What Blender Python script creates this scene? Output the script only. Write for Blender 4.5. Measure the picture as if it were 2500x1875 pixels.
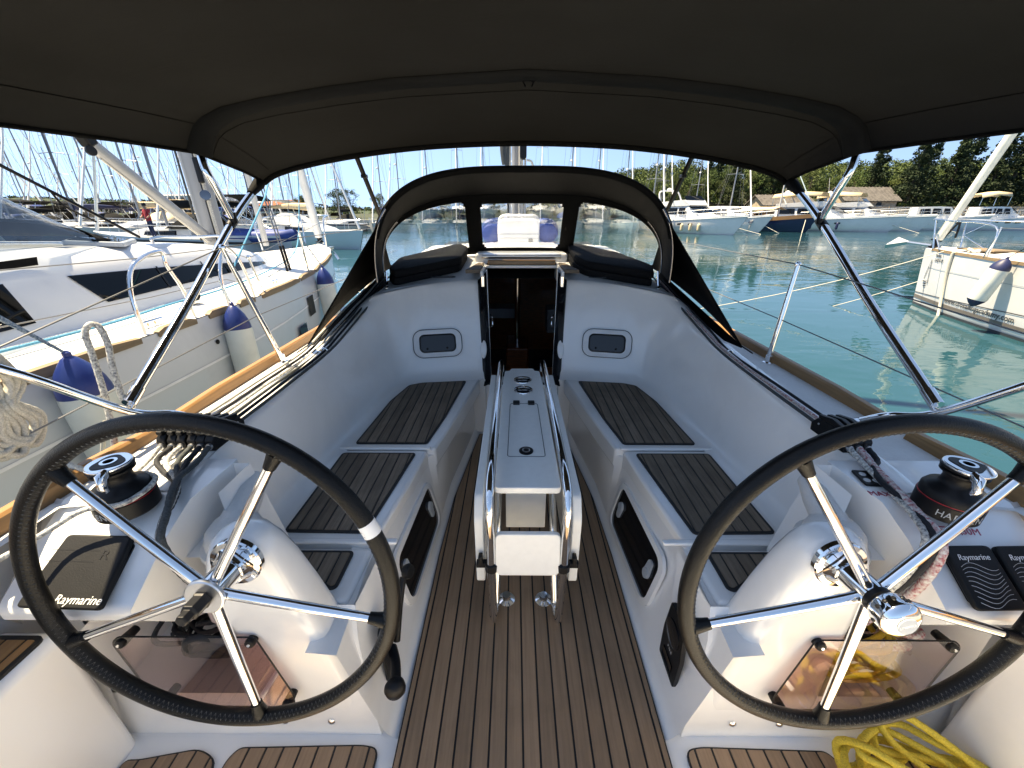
import bpy, bmesh, math, random
from math import sin, cos, pi, radians as R_
from mathutils import Vector as V, Matrix as Mx
import numpy as np
random.seed(7)
rng = np.random.default_rng(7)
for o in list(bpy.data.objects): bpy.data.objects.remove(o)
SC = bpy.context.scene
COL = SC.collection

# ------------------------------------------------------------------ camera, sky, sun, exposure
cam = bpy.data.cameras.new('camera'); co = bpy.data.objects.new('camera', cam); COL.objects.link(co)
cam.sensor_width = 36; cam.lens = 36*960/2500
cam.clip_start = .02; cam.clip_end = 5000
co.location = (-.055, 0, 1.45)
co.rotation_euler = (R_(90-23.5), 0, R_(.3))
SC.camera = co
SUN_DIR = V((-.46, .13, 1)).normalized()
W = bpy.data.worlds.new('World'); SC.world = W; W.use_nodes = True
wn = W.node_tree.nodes; wl = W.node_tree.links
sky = wn.new('ShaderNodeTexSky'); sky.sky_type = 'NISHITA'; sky.sun_disc = False
sky.sun_elevation = math.asin(SUN_DIR.z); sky.sun_rotation = math.atan2(SUN_DIR.x, SUN_DIR.y)
sky.air_density = .65; sky.dust_density = .2; sky.ozone_density = 3.5
wn['Background'].inputs['Strength'].default_value = .083
wl.new(sky.outputs[0], wn['Background'].inputs['Color'])
wt = wn.new('ShaderNodeTexCoord'); wm = wn.new('ShaderNodeVectorMath'); wm.operation = 'MULTIPLY_ADD'   # clear dry air: no white band at the horizon
wm.inputs[1].default_value = (1, 1, .76); wm.inputs[2].default_value = (0, 0, .24); wl.new(wt.outputs['Generated'], wm.inputs[0]); wl.new(wm.outputs[0], sky.inputs['Vector'])
sl = bpy.data.lights.new('sun', 'SUN'); sl.energy = 2.85; sl.angle = R_(.53); sl.color = (1, .92, .80)
so = bpy.data.objects.new('sun', sl); COL.objects.link(so)
so.rotation_euler = SUN_DIR.to_track_quat('Z', 'Y').to_euler(); so.location = (-4, 2, 12)
SC.view_settings.view_transform = 'Standard'; SC.view_settings.look = 'None'
SC.view_settings.exposure = 2.42; SC.view_settings.gamma = 1
SC.view_settings.use_white_balance = True; SC.view_settings.white_balance_temperature = 8700; SC.view_settings.white_balance_tint = 6   # the camera's white balance for open shade
SC.render.resolution_x = 1024; SC.render.resolution_y = 768
SC.render.engine = 'CYCLES'
SC.cycles.max_bounces = 14; SC.cycles.diffuse_bounces = 8; SC.cycles.transparent_max_bounces = 24
WATER = -.55

# ------------------------------------------------------------------ materials
MATS = {}
def mat(name, col, rough=.5, metal=0., var=.06, scale=8., bump=0., bscale=60., coat=0., stretch=None, spec=.5, col2=None, rvar=0., rnd=0., sheen=0., trans=0., patch=None):
    m = bpy.data.materials.new(name); m.use_nodes = True; MATS[name] = m
    n = m.node_tree.nodes; l = m.node_tree.links; b = n['Principled BSDF']
    b.inputs['Roughness'].default_value = rough; b.inputs['Metallic'].default_value = metal
    b.inputs['Coat Weight'].default_value = coat; b.inputs['Coat Roughness'].default_value = .08
    b.inputs['Specular IOR Level'].default_value = spec
    if sheen: b.inputs['Sheen Weight'].default_value = sheen
    if trans: b.inputs['Transmission Weight'].default_value = trans
    tc = n.new('ShaderNodeTexCoord'); mp = n.new('ShaderNodeMapping'); l.new(tc.outputs['Object'], mp.inputs[0])
    if stretch: mp.inputs['Scale'].default_value = stretch
    nz = n.new('ShaderNodeTexNoise'); nz.inputs['Scale'].default_value = scale; nz.inputs['Detail'].default_value = 5
    l.new(mp.outputs[0], nz.inputs['Vector'])
    c = tuple(col)+(1,)
    c2 = tuple(col2)+(1,) if col2 else tuple(max(0, x*(1-2*var)) for x in col)+(1,)
    rp = n.new('ShaderNodeValToRGB'); rp.color_ramp.elements[0].color = c2; rp.color_ramp.elements[1].color = c
    rp.color_ramp.elements[0].position = .3; rp.color_ramp.elements[1].position = .62
    l.new(nz.outputs[0], rp.inputs[0]); out = rp.outputs[0]
    if rnd:
        oi = n.new('ShaderNodeObjectInfo'); hs = n.new('ShaderNodeHueSaturation'); mr = n.new('ShaderNodeMapRange')
        mr.inputs['To Min'].default_value = 1-rnd; mr.inputs['To Max'].default_value = 1+rnd
        l.new(oi.outputs['Random'], mr.inputs[0]); l.new(mr.outputs[0], hs.inputs['Value']); l.new(out, hs.inputs['Color']); out = hs.outputs[0]
    if patch:   # worn and soiled patches: (scale, darkest factor, threshold)
        pz_ = n.new('ShaderNodeTexNoise'); pz_.inputs['Scale'].default_value = patch[0]; pz_.inputs['Detail'].default_value = 7; pz_.inputs['Roughness'].default_value = .65; pz_.inputs['Distortion'].default_value = .5; l.new(tc.outputs['Object'], pz_.inputs['Vector'])
        pr_ = n.new('ShaderNodeMapRange'); pr_.inputs['From Min'].default_value = patch[2]; pr_.inputs['From Max'].default_value = patch[2]+.16; pr_.inputs['To Min'].default_value = patch[1]; pr_.inputs['To Max'].default_value = 1.; l.new(pz_.outputs[0], pr_.inputs[0])
        pm = n.new('ShaderNodeMix'); pm.data_type = 'RGBA'; pm.blend_type = 'MULTIPLY'; pm.inputs[0].default_value = 1.; l.new(out, pm.inputs[6]); l.new(pr_.outputs[0], pm.inputs[7]); out = pm.outputs[2]
    l.new(out, b.inputs['Base Color'])
    if rvar:
        mr = n.new('ShaderNodeMapRange'); mr.inputs['To Min'].default_value = max(.02, rough-rvar); mr.inputs['To Max'].default_value = rough+rvar
        l.new(nz.outputs[0], mr.inputs[0]); l.new(mr.outputs[0], b.inputs['Roughness'])
    if bump:
        nb = n.new('ShaderNodeTexNoise'); nb.inputs['Scale'].default_value = bscale; nb.inputs['Detail'].default_value = 3
        l.new(mp.outputs[0], nb.inputs['Vector'])
        bp = n.new('ShaderNodeBump'); bp.inputs['Strength'].default_value = bump; bp.inputs['Distance'].default_value = .002
        l.new(nb.outputs[0], bp.inputs['Height']); l.new(bp.outputs[0], b.inputs['Normal'])
    return m
mat('gel', (.90, .895, .88), .2, var=.025, scale=1.3, coat=.5, rvar=.07, patch=(2.6, .955, .36))
mat('gel_grip', (.70, .695, .68), .55, var=.03, scale=90, bump=.35, bscale=420, patch=(5, .92, .36))
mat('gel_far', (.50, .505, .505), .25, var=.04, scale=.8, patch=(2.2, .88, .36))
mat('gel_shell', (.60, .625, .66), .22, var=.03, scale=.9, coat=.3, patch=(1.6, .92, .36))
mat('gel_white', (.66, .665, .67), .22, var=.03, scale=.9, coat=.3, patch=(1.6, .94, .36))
mat('gel_grey', (.42, .46, .50), .25, var=.05, scale=.6)
mat('hull_blue', (.012, .02, .06), .15, var=.05)
mat('hull_aqua', (.50, .62, .66), .25, var=.05, scale=.5)
mat('teak_sole', (.34, .222, .138), .55, var=.10, scale=4, stretch=(26, 1.2, 26), bump=.3, bscale=12, rnd=.15, spec=.35, patch=(3.2, .88, .38))
mat('teak_seat', (.24, .186, .138), .65, var=.17, scale=4, stretch=(30, 1.6, 30), bump=.4, bscale=16, rnd=.20, spec=.25, patch=(4., .80, .40))
mat('teak_rail', (.36, .19, .075), .42, var=.16, scale=3, stretch=(26, 1.5, 26), bump=.2, bscale=10, rnd=.06)
mat('teak_far', (.24, .17, .10), .6, var=.15, scale=3, stretch=(12, 1.5, 12))
mat('caulk', (.012, .012, .013), .55)
mat('steel', (.86, .86, .86), .06, 1., var=.02, rvar=.03)
mat('steel_far', (.72, .73, .74), .25, 1.)
mat('steel_dark', (.22, .22, .23), .12, 1.)
mat('alu', (.62, .63, .65), .35, 1., var=.05, scale=3)
mat('mast_alu', (.30, .31, .325), .42, .2, var=.05, scale=2)
mat('mast_dark', (.12, .13, .16), .42, .2, var=.05)
mat('black', (.007, .007, .008), .42, spec=.25, var=.1, bump=.08, bscale=200)
mat('black_gloss', (.008, .008, .010), .08, var=.1)
mat('black_cover', (.009, .0093, .0105), .5, spec=.2, var=.15, scale=20, bump=.15, bscale=300)
mat('leather', (.0060, .0057, .0054), .36, spec=.20, var=.15, scale=60, bump=.5, bscale=330)
mat('stitch', (.16, .16, .15), .7)
mat('canvas', (.0150, .0160, .0172), .85, var=.14, scale=2.2, bump=.35, bscale=500, spec=.06)
mat('canvas_dark', (.007, .007, .007), .8, var=.1, scale=5, bump=.3, bscale=400, spec=.08)
mat('hood_cloth', (.0085, .0087, .009), .8, var=.12, scale=2.2, bump=.35, bscale=500, spec=.08)
mat('cushion', (.012, .0124, .014), .85, var=.12, scale=60, bump=.4, bscale=700, spec=.1)
mat('navy', (.014, .02, .075), .5, var=.1)
mat('blue_pvc', (.012, .032, .17), .35, var=.12, scale=9)
mat('blue_cover', (.018, .055, .25), .6, var=.15, scale=4, bump=.3, bscale=30)
mat('fender_white', (.72, .73, .66), .45, var=.08, scale=5)
mat('red_thin', (.45, .02, .03), .4)
mat('red_cover', (.55, .05, .08), .6, var=.2)
mat('cream', (.66, .52, .33), .7, var=.1)
mat('yellow_rope', (.62, .47, .05), .7, var=.2, scale=300, bump=.6, bscale=600)
mat('white_rope', (.66, .63, .55), .8, var=.18, scale=260, bump=.7, bscale=520)
mat('fleck_rope', (.66, .65, .60), .8, var=.0, scale=150, col2=(.10, .10, .12), bump=.6, bscale=520)
mat('red_rope', (.68, .66, .62), .8, scale=130, col2=(.35, .03, .05), bump=.6, bscale=520)
mat('grey_rope', (.06, .07, .074), .8, var=.3, scale=220, bump=.6, bscale=520)
mat('dark_rope', (.010, .012, .018), .75, var=.3, scale=220, bump=.6, bscale=520)
mat('navy_rope', (.05, .10, .16), .8, var=.45, scale=120, col2=(.45, .5, .52))
mat('cyan_rope', (.06, .30, .48), .7, var=.2, scale=120)
mat('wire', (.22, .225, .23), .4, .6)
mat('white_paint', (.80, .80, .80), .4)
mat('white_board', (.84, .84, .81), .38, var=.02, scale=40, bump=.06, bscale=300)
mat('red_text', (.40, .05, .09), .5)
mat('grey_text', (.05, .055, .065), .5)
mat('brown_text', (.16, .14, .125), .5)
mat('mahogany', (.38, .10, .03), .3, var=.25, scale=4, stretch=(3, 3, 20), coat=.3)
mat('sofa', (.55, .16, .035), .4, var=.2)
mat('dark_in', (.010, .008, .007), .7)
mat('varnish', (.26, .14, .055), .3, var=.2, scale=3, stretch=(2, 20, 20))
mat('stone', (.42, .35, .27), .9, var=.25, scale=3, bump=.5, bscale=8)
mat('quay', (.52, .49, .44), .9, var=.15, scale=.6, bump=.3, bscale=10)
mat('asphalt', (.09, .09, .09), .9, var=.2, scale=2)
mat('roof_tile', (.115, .105, .098), .9, var=.25, scale=2.5, stretch=(1, 1, 1), bump=.3, bscale=6)
mat('roof_red', (.42, .13, .06), .85, var=.2, scale=2)
mat('plaster', (.62, .56, .48), .9, var=.1, scale=.6)
mat('plaster_white', (.72, .71, .68), .9, var=.08, scale=.5)
mat('soil', (.042, .052, .02), .95, var=.3, scale=.4)
mat('bark', (.08, .058, .04), .9, var=.3, scale=8)
mat('skin', (.42, .24, .17), .6)
mat('shirt_red', (.40, .02, .03), .8)
mat('shirt_dark', (.02, .02, .025), .8)

def cloth(name, tr):
    m = MATS[name]; n = m.node_tree.nodes; l = m.node_tree.links; b = n['Principled BSDF']
    t = n.new('ShaderNodeBsdfTranslucent'); t.inputs[0].default_value = tr+(1,); a = n.new('ShaderNodeAddShader')
    l.new(b.outputs[0], a.inputs[0]); l.new(t.outputs[0], a.inputs[1]); l.new(a.outputs[0], n['Material Output'].inputs['Surface'])
    old = b.inputs['Normal'].links[0].from_node; tc = n.new('ShaderNodeTexCoord'); mp = n.new('ShaderNodeMapping'); mp.inputs['Scale'].default_value = (1.6, 4.5, 1.6); l.new(tc.outputs['Object'], mp.inputs[0])
    z = n.new('ShaderNodeTexNoise'); z.inputs['Scale'].default_value = 1.5; z.inputs['Detail'].default_value = 4; z.inputs['Distortion'].default_value = .8; l.new(mp.outputs[0], z.inputs['Vector'])
    bp = n.new('ShaderNodeBump'); bp.inputs['Strength'].default_value = .16; bp.inputs['Distance'].default_value = .03; l.new(z.outputs[0], bp.inputs['Height']); l.new(bp.outputs[0], old.inputs['Normal'])
cloth('canvas', (.0012, .0011, .0009))
def glass(name, col, k=.85, rough=.02, refr=0., bump=0., bscale=8., gl=.1):
    m = bpy.data.materials.new(name); m.use_nodes = True; MATS[name] = m
    n = m.node_tree.nodes; l = m.node_tree.links; n.remove(n['Principled BSDF']); out = n['Material Output']
    t = n.new('ShaderNodeBsdfTransparent'); t.inputs[0].default_value = tuple(col)+(1,)
    g = n.new('ShaderNodeBsdfGlossy'); g.inputs['Roughness'].default_value = rough; g.inputs[0].default_value = (1, 1, 1, 1)
    mx = n.new('ShaderNodeMixShader'); cur = t.outputs[0]; bo = None
    if bump:
        tc = n.new('ShaderNodeTexCoord'); nz = n.new('ShaderNodeTexNoise'); nz.inputs['Scale'].default_value = bscale; nz.inputs['Detail'].default_value = 2
        nz.inputs['Distortion'].default_value = 1.2
        mp = n.new('ShaderNodeMapping'); mp.inputs['Scale'].default_value = (1, 1, .45); l.new(tc.outputs['Object'], mp.inputs[0]); l.new(mp.outputs[0], nz.inputs['Vector'])
        bp = n.new('ShaderNodeBump'); bp.inputs['Strength'].default_value = bump; bp.inputs['Distance'].default_value = .02
        l.new(nz.outputs[0], bp.inputs['Height']); bo = bp.outputs[0]; l.new(bo, g.inputs['Normal'])
    if refr:
        r = n.new('ShaderNodeBsdfRefraction'); r.inputs['IOR'].default_value = 1.035; r.inputs['Roughness'].default_value = .01; r.inputs[0].default_value = tuple(col)+(1,)
        if bo: l.new(bo, r.inputs['Normal'])
        m2 = n.new('ShaderNodeMixShader'); m2.inputs[0].default_value = refr; l.new(cur, m2.inputs[1]); l.new(r.outputs[0], m2.inputs[2]); cur = m2.outputs[0]
    fr = n.new('ShaderNodeLayerWeight'); pw = n.new('ShaderNodeMath'); pw.operation = 'POWER'; pw.inputs[1].default_value = 5.; l.new(fr.outputs['Facing'], pw.inputs[0])
    ad = n.new('ShaderNodeMath'); ad.operation = 'MULTIPLY_ADD'; ad.inputs[1].default_value = .55; ad.inputs[2].default_value = gl; ad.use_clamp = True
    l.new(pw.outputs[0], ad.inputs[0]); l.new(ad.outputs[0], mx.inputs[0]); l.new(cur, mx.inputs[1]); l.new(g.outputs[0], mx.inputs[2])
    l.new(mx.outputs[0], out.inputs['Surface'])
    return m
glass('vinyl', (.93, .95, .97), refr=.6, bump=.22, bscale=9, rough=.06, gl=.035)
glass('vinyl_dull', (.62, .66, .70), bump=.3, bscale=5, rough=.12, gl=.10)
glass('smoke', (.76, .65, .64), gl=.10)
glass('portglass', (.02, .021, .026), gl=.045)
glass('far_glass', (.012, .013, .018), gl=.025)

# ------------------------------------------------------------------ mesh helpers
def cat(pts, n=6, closed=False):
    P = [V(p) for p in pts]; out = []
    N = len(P)
    rngk = range(N if closed else N-1)
    for i in rngk:
        a = P[(i-1) % N] if closed or i > 0 else P[0]*2-P[1]
        b = P[i]; c = P[(i+1) % N]
        d = P[(i+2) % N] if closed or i+2 < N else P[-1]*2-P[-2]
        for k in range(n):
            t = k/n
            out.append(.5*((2*b)+(c-a)*t+(2*a-5*b+4*c-d)*t*t+(3*b-a-3*c+d)*t**3))
    if not closed: out.append(P[-1])
    return out
class MB:
    def __init__(s): s.v = []; s.f = []; s.m = []
    def add(s, vs, fs, mi=0):
        b = len(s.v); s.v += [tuple(v) for v in vs]; s.f += [tuple(i+b for i in f) for f in fs]; s.m += [mi]*len(fs); return s
    def box(s, c, d, rot=None, mi=0):
        c = V(c); vs = []
        for z in (-.5, .5):
            for x, y in ((-.5, -.5), (.5, -.5), (.5, .5), (-.5, .5)):
                p = V((x*d[0], y*d[1], z*d[2]))
                if rot is not None: p = rot @ p
                vs.append(c+p)
        return s.add(vs, [(3, 2, 1, 0), (4, 5, 6, 7), (0, 1, 5, 4), (1, 2, 6, 5), (2, 3, 7, 6), (3, 0, 4, 7)], mi)
    def prism(s, poly, z0, z1, mi=0, fn=None):
        n = len(poly); vs = [(x, y, z0) for x, y in poly]+[(x, y, z1) for x, y in poly]
        if fn: vs = [fn(v) for v in vs]
        return s.add(vs, [tuple(range(n))[::-1], tuple(range(n, 2*n))]+[(i, (i+1) % n, n+(i+1) % n, n+i) for i in range(n)], mi)
    def tube(s, pts, r, n=10, closed=False, mi=0, caps=True, flat=1.):
        P = [V(p) for p in pts]; N = len(P); rr = r if isinstance(r, (list, tuple)) else [r]*N
        T = []
        for i in range(N):
            a = P[(i-1) % N] if closed or i else P[i]; b = P[(i+1) % N] if closed or i < N-1 else P[i]
            t = b-a; T.append(t.normalized() if t.length > 1e-9 else V((0, 0, 1)))
        up = V((0, 0, 1)) if abs(T[0].z) < .9 else V((1, 0, 0))
        u = (up-T[0]*up.dot(T[0])).normalized(); vs = []
        for i in range(N):
            u = u-T[i]*u.dot(T[i])
            if u.length < 1e-6: u = T[i].orthogonal()
            u.normalize(); w = T[i].cross(u)
            for k in range(n):
                a = 2*pi*k/n; vs.append(P[i]+u*(cos(a)*rr[i]*flat)+w*(sin(a)*rr[i]))
        fs = []
        for i in range(N if closed else N-1):
            for k in range(n):
                j = (i+1) % N; fs.append((i*n+k, i*n+(k+1) % n, j*n+(k+1) % n, j*n+k))
        if caps and not closed: fs += [tuple(range(n))[::-1], tuple(range((N-1)*n, N*n))]
        return s.add(vs, fs, mi)
    def lathe(s, prof, n=24, M=None, mi=0):
        vs = []
        for r, z in prof:
            for k in range(n):
                a = 2*pi*k/n; p = V((r*cos(a), r*sin(a), z)); vs.append(M @ p if M is not None else p)
        fs = []
        for i in range(len(prof)-1):
            for k in range(n): fs.append((i*n+k, i*n+(k+1) % n, (i+1)*n+(k+1) % n, (i+1)*n+k))
        fs += [tuple(range(n))[::-1], tuple(range((len(prof)-1)*n, len(prof)*n))]
        return s.add(vs, fs, mi)
    def loft(s, rows, closed=False, cap=False, mi=0):
        n = len(rows[0]); vs = [p for r in rows for p in r]; fs = []
        for i in range(len(rows)-1):
            for k in range(n if closed else n-1):
                fs.append((i*n+k, i*n+(k+1) % n, (i+1)*n+(k+1) % n, (i+1)*n+k))
        if cap: fs += [tuple(range(n))[::-1], tuple(range((len(rows)-1)*n, len(rows)*n))]
        return s.add(vs, fs, mi)
    def mesh(s, name, mats, smooth=40):
        me = bpy.data.meshes.new(name); me.from_pydata(s.v, [], s.f)
        for m in (mats if isinstance(mats, (list, tuple)) else [mats]): me.materials.append(MATS[m] if isinstance(m, str) else m)
        if any(s.m): me.polygons.foreach_set('material_index', s.m)
        bm = bmesh.new(); bm.from_mesh(me); bmesh.ops.recalc_face_normals(bm, faces=bm.faces); bm.to_mesh(me); bm.free()
        if smooth:
            me.polygons.foreach_set('use_smooth', [True]*len(me.polygons)); me.set_sharp_from_angle(angle=R_(smooth))
        me.update(); return me
    def build(s, name, mats, parent=None, smooth=40, bevel=0, seg=2, solid=0, kind=None, ang=35):
        o = bpy.data.objects.new(name, s.mesh(name, mats, smooth)); COL.objects.link(o)
        if parent is not None: par(o, parent)
        if solid:
            md = o.modifiers.new('s', 'SOLIDIFY'); md.thickness = solid; md.offset = 0
        if bevel:
            md = o.modifiers.new('b', 'BEVEL'); md.width = bevel; md.segments = seg; md.limit_method = 'ANGLE'; md.angle_limit = R_(ang); md.harden_normals = True
        if kind: o['kind'] = kind
        return o
def par(o, p):
    o.parent = p
    L = p.get('_L')
    if L is not None: o.matrix_parent_inverse = Mx.Translation(-V(L))
def tag(o, label, catg, group=None):
    o['label'] = label; o['category'] = catg
    if group: o['group'] = group
    return o
def thing(name, label, catg, loc=(0, 0, 0), group=None):
    o = bpy.data.objects.new(name, None); COL.objects.link(o); o.location = loc; o['_L'] = list(loc); o.empty_display_size = .1
    return tag(o, label, catg, group)
def dup(root, loc, rz=0, label=None, group=None, scale=1.):
    r = root.copy(); COL.objects.link(r); r.location = loc; r.rotation_euler = (0, 0, rz); r.scale = (scale,)*3 if not isinstance(scale, tuple) else scale
    if label: r['label'] = label
    if group: r['group'] = group
    for ch in KIDS(root):
        c = ch.copy(); COL.objects.link(c); c.parent = r
        for g in KIDS(ch):
            d = g.copy(); COL.objects.link(d); d.parent = c
    return r
_kids = {}
def KIDS(o):
    if o.name not in _kids: _kids[o.name] = [c for c in bpy.data.objects if c.parent == o]
    return _kids[o.name]
def twist(pts, r, sp=.0055, lay=.034, lobes=3, depth=.13, n=12):
    P = [V(p) for p in pts]; L = [0.]
    for a, b in zip(P, P[1:]): L.append(L[-1]+(b-a).length)
    N = max(8, int(L[-1]/sp)); D = np.linspace(0, L[-1], N); Q = np.stack([np.interp(D, L, [p[i] for p in P]) for i in range(3)], 1)
    T = np.gradient(Q, axis=0); T /= np.linalg.norm(T, axis=1)[:, None]+1e-9
    u = np.cross(T[0], (.3, .5, .8)); u /= np.linalg.norm(u); vs = []; A = np.linspace(0, 2*pi, n, endpoint=False)
    for i in range(N):
        u = u-T[i]*(u@T[i]); u /= np.linalg.norm(u)+1e-9; w = np.cross(T[i], u); f = r*(1-depth*.5+depth*np.abs(np.cos(lobes*.5*A-pi*D[i]/lay*lobes*.5)))
        vs.append(Q[i]+np.outer(np.cos(A)*f, u)+np.outer(np.sin(A)*f, w))
    m_ = MB(); m_.v = [tuple(x) for x in np.concatenate(vs)]
    m_.f = [(i*n+k, i*n+(k+1) % n, (i+1)*n+(k+1) % n, (i+1)*n+k) for i in range(N-1) for k in range(n)]+[tuple(range(n))[::-1], tuple(range((N-1)*n, N*n))]; m_.m = [0]*len(m_.f)
    return m_
def ntube(name, pts, r, m, parent=None, n=10, closed=False, sm=None):
    return MB().tube(cat(pts, sm, closed) if sm else pts, r, n, closed).build(name, m, parent, 60)
def txt(name, body, size, M, m, parent=None, ext=.0006, align='CENTER', shear=0., sx=1., bold=0.):
    cu = bpy.data.curves.new(name, 'FONT'); cu.body = body; cu.size = size; cu.extrude = ext; cu.align_x = align; cu.align_y = 'CENTER'; cu.shear = shear; cu.resolution_u = 3; cu.offset = bold
    t = bpy.data.objects.new(name+'_c', cu); COL.objects.link(t)
    me = bpy.data.meshes.new_from_object(t.evaluated_get(bpy.context.evaluated_depsgraph_get()))
    bpy.data.objects.remove(t)
    me.transform(M @ Mx.Diagonal((sx, 1, 1, 1))); me.materials.clear(); me.materials.append(MATS[m])
    o = bpy.data.objects.new(name, me); COL.objects.link(o)
    if parent is not None: par(o, parent)
    return o
def frame(o, x, y, z=None):
    x = V(x).normalized(); y = V(y); y = (y-x*x.dot(y)).normalized(); z = x.cross(y)
    return Mx(((x.x, y.x, z.x, o[0]), (x.y, y.y, z.y, o[1]), (x.z, y.z, z.z, o[2]), (0, 0, 0, 1)))
def axis(o, d):
    d = V(d).normalized(); a = V((0, 0, 1)) if abs(d.z) < .95 else V((1, 0, 0)); x = a.cross(d).normalized()
    return frame(o, x, d.cross(x))
def rrect(w, h, r, n=5):
    out = []
    for cx, cy, a0 in ((w/2-r, h/2-r, 0), (-w/2+r, h/2-r, 90), (-w/2+r, -h/2+r, 180), (w/2-r, -h/2+r, 270)):
        for k in range(n+1):
            a = R_(a0+90*k/n); out.append((cx+r*cos(a), cy+r*sin(a)))
    return out
def clip(poly, x0, x1):
    def half(P, f):
        out = []
        for i in range(len(P)):
            a, b = P[i], P[(i+1) % len(P)]; fa, fb = f(a), f(b)
            if fa >= 0: out.append(a)
            if fa*fb < 0:
                t = fa/(fa-fb); out.append((a[0]+(b[0]-a[0])*t, a[1]+(b[1]-a[1])*t))
        return out
    return half(half(poly, lambda p: p[0]-x0), lambda p: x1-p[0])
def inset(poly, d):
    n = len(poly); A = sum(poly[i][0]*poly[(i+1) % n][1]-poly[(i+1) % n][0]*poly[i][1] for i in range(n)); sg = 1 if A > 0 else -1
    out = []
    for i in range(n):
        p0, p1, p2 = (V(poly[(i-1) % n]), V(poly[i]), V(poly[(i+1) % n]))
        a = (p1-p0).normalized(); b = (p2-p1).normalized(); na = V((-a.y, a.x))*sg; nb = V((-b.y, b.x))*sg
        q = (na+nb); q = q/max(.3, q.length_squared)*2
        out.append(tuple(p1+q*d))
    return out
def roundpoly(poly, r, n=4):
    out = []; N = len(poly)
    for i in range(N):
        p0, p1, p2 = V(poly[(i-1) % N]), V(poly[i]), V(poly[(i+1) % N])
        d = min(r, (p0-p1).length*.45, (p2-p1).length*.45); a = p1+(p0-p1).normalized()*d; b = p1+(p2-p1).normalized()*d
        for k in range(n+1):
            t = k/n; out.append(tuple(a*(1-t)**2+p1*2*t*(1-t)+b*t*t))
    return out
def teak(name, poly, z, parent, m, pitch=.05, gap=.006, border=.012, x0=None, th=.006):
    """a teak panel: black caulking bed with separate boards laid on it"""
    base = MB().prism(poly, z-.004, z+th-.0025).build(name, 'caulk', parent, 0)
    ins = inset(poly, border); xs = [p[0] for p in ins]
    k0 = math.floor((min(xs)-(x0 or 0))/pitch)
    x = (x0 or 0)+k0*pitch
    while x < max(xs):
        q = clip(ins, x+gap/2, x+pitch-gap/2)
        if len(q) >= 3 and abs(sum(q[i][0]*q[(i+1) % len(q)][1]-q[(i+1) % len(q)][0]*q[i][1] for i in range(len(q)))) > 4e-4:
            MB().prism(q, z-.001, z+th).build('plank', m, base, 0, bevel=.0012, seg=1)
        x += pitch
    return base
def lerp(a, b, t): return tuple(x+(y-x)*t for x, y in zip(a, b))

# ================================================================== OUR YACHT
Y = thing('sailing_yacht', 'white sailing yacht with teak planked cockpit, twin helm consoles and open companionway', 'sailboat', (0, 2, WATER))
SX = (-1, 1)
def mir(p, s): return (p[0]*s,)+tuple(p[1:])
# --- sole
MB().box((0, .60, -.03), (2.62, 3.9, .04)).build('sole_base', 'gel', Y, 0)  # runs astern as unseen white floor, kept bare of teak for sun bounce
teak('sole', [(-.40, .28), (.40, .28), (.40, 1.35), (.385, 1.75), (.33, 2.2), (.30, 2.44), (-.30, 2.44), (-.33, 2.2), (-.385, 1.75), (-.40, 1.35)], -.002, Y, 'teak_sole', pitch=.0505, gap=.0062, border=.004, x0=.025)
for s in SX:
    q = roundpoly([(.452, .28), (.885, .28), (.885, .605), (.865, .635), (.50, .643), (.452, .635)], .03)
    teak('sole', [(x*s, y) for x, y in q], -.004, Y, 'teak_sole', pitch=.0505, gap=.0062, border=.004, x0=.025)
    q = roundpoly([(.91, .28), (1.178, .28), (1.178, .605), (1.14, .605), (.98, .632), (.91, .605)], .03)
    teak('sole', [(x*s, y) for x, y in q], -.004, Y, 'teak_sole', pitch=.0505, gap=.0062, border=.004, x0=.025)

MB().box((0, -.80, .18), (2.36, .50, .42)).build('bounce_block', 'gel', Y, 30, bevel=.03, seg=3)  # unseen white block added astern to bounce sun onto consoles and bulkhead
# --- seats, risers, backrests, decks
FWD = [(.285, 2.46), (.62, 2.42), (1.02, 2.40), (1.02, 1.595), (.43, 1.595), (.40, 1.75), (.34, 2.1)]
MID = [(.462, 1.585), (1.02, 1.585), (1.02, 1.015), (.54, 1.015), (.526, 1.04), (.485, 1.35)]
AFT = [(.535, 1.005), (.98, 1.005), (.98, .80), (.545, .80)]
TK = [[(.372, 2.41), (.66, 2.375), (.735, 2.335), (.79, 2.1), (.825, 1.63), (.475, 1.63), (.43, 1.9)],
      [(.51, 1.55), (.852, 1.55), (.862, 1.055), (.572, 1.05)],
      [(.588, .985), (.87, .985), (.70, .885), (.61, .835), (.59, .845)]]
BASE = [(.262, 2.50), (.40, 2.475), (.55, 2.455), (.68, 2.425), (.78, 2.35), (.83, 2.2), (.86, 2.0), (.885, 1.75), (.905, 1.5), (.925, 1.25), (.94, 1.0), (.95, .86)]
TOP = [(.30, 2.725, 1.035), (.43, 2.705, 1.032), (.57, 2.675, 1.022), (.72, 2.625, 1.012), (.87, 2.51, .99), (.955, 2.33, .905), (.985, 2.1, .845), (.995, 1.8, .81), (1.0, 1.5, .788), (1.005, 1.25, .772), (1.005, 1.0, .762), (.985, .86, .758)]
def smooth2(P, n): return cat(P, n)
def port_pos(s, x, z):   # point on the raked bulkhead
    t = (z-.42)/(1.02-.42); yb = 2.455-.13*(x-.5); yt = 2.675-.3*(x-.57)
    return V((x*s, yb+(yt-yb)*t, z))
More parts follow.
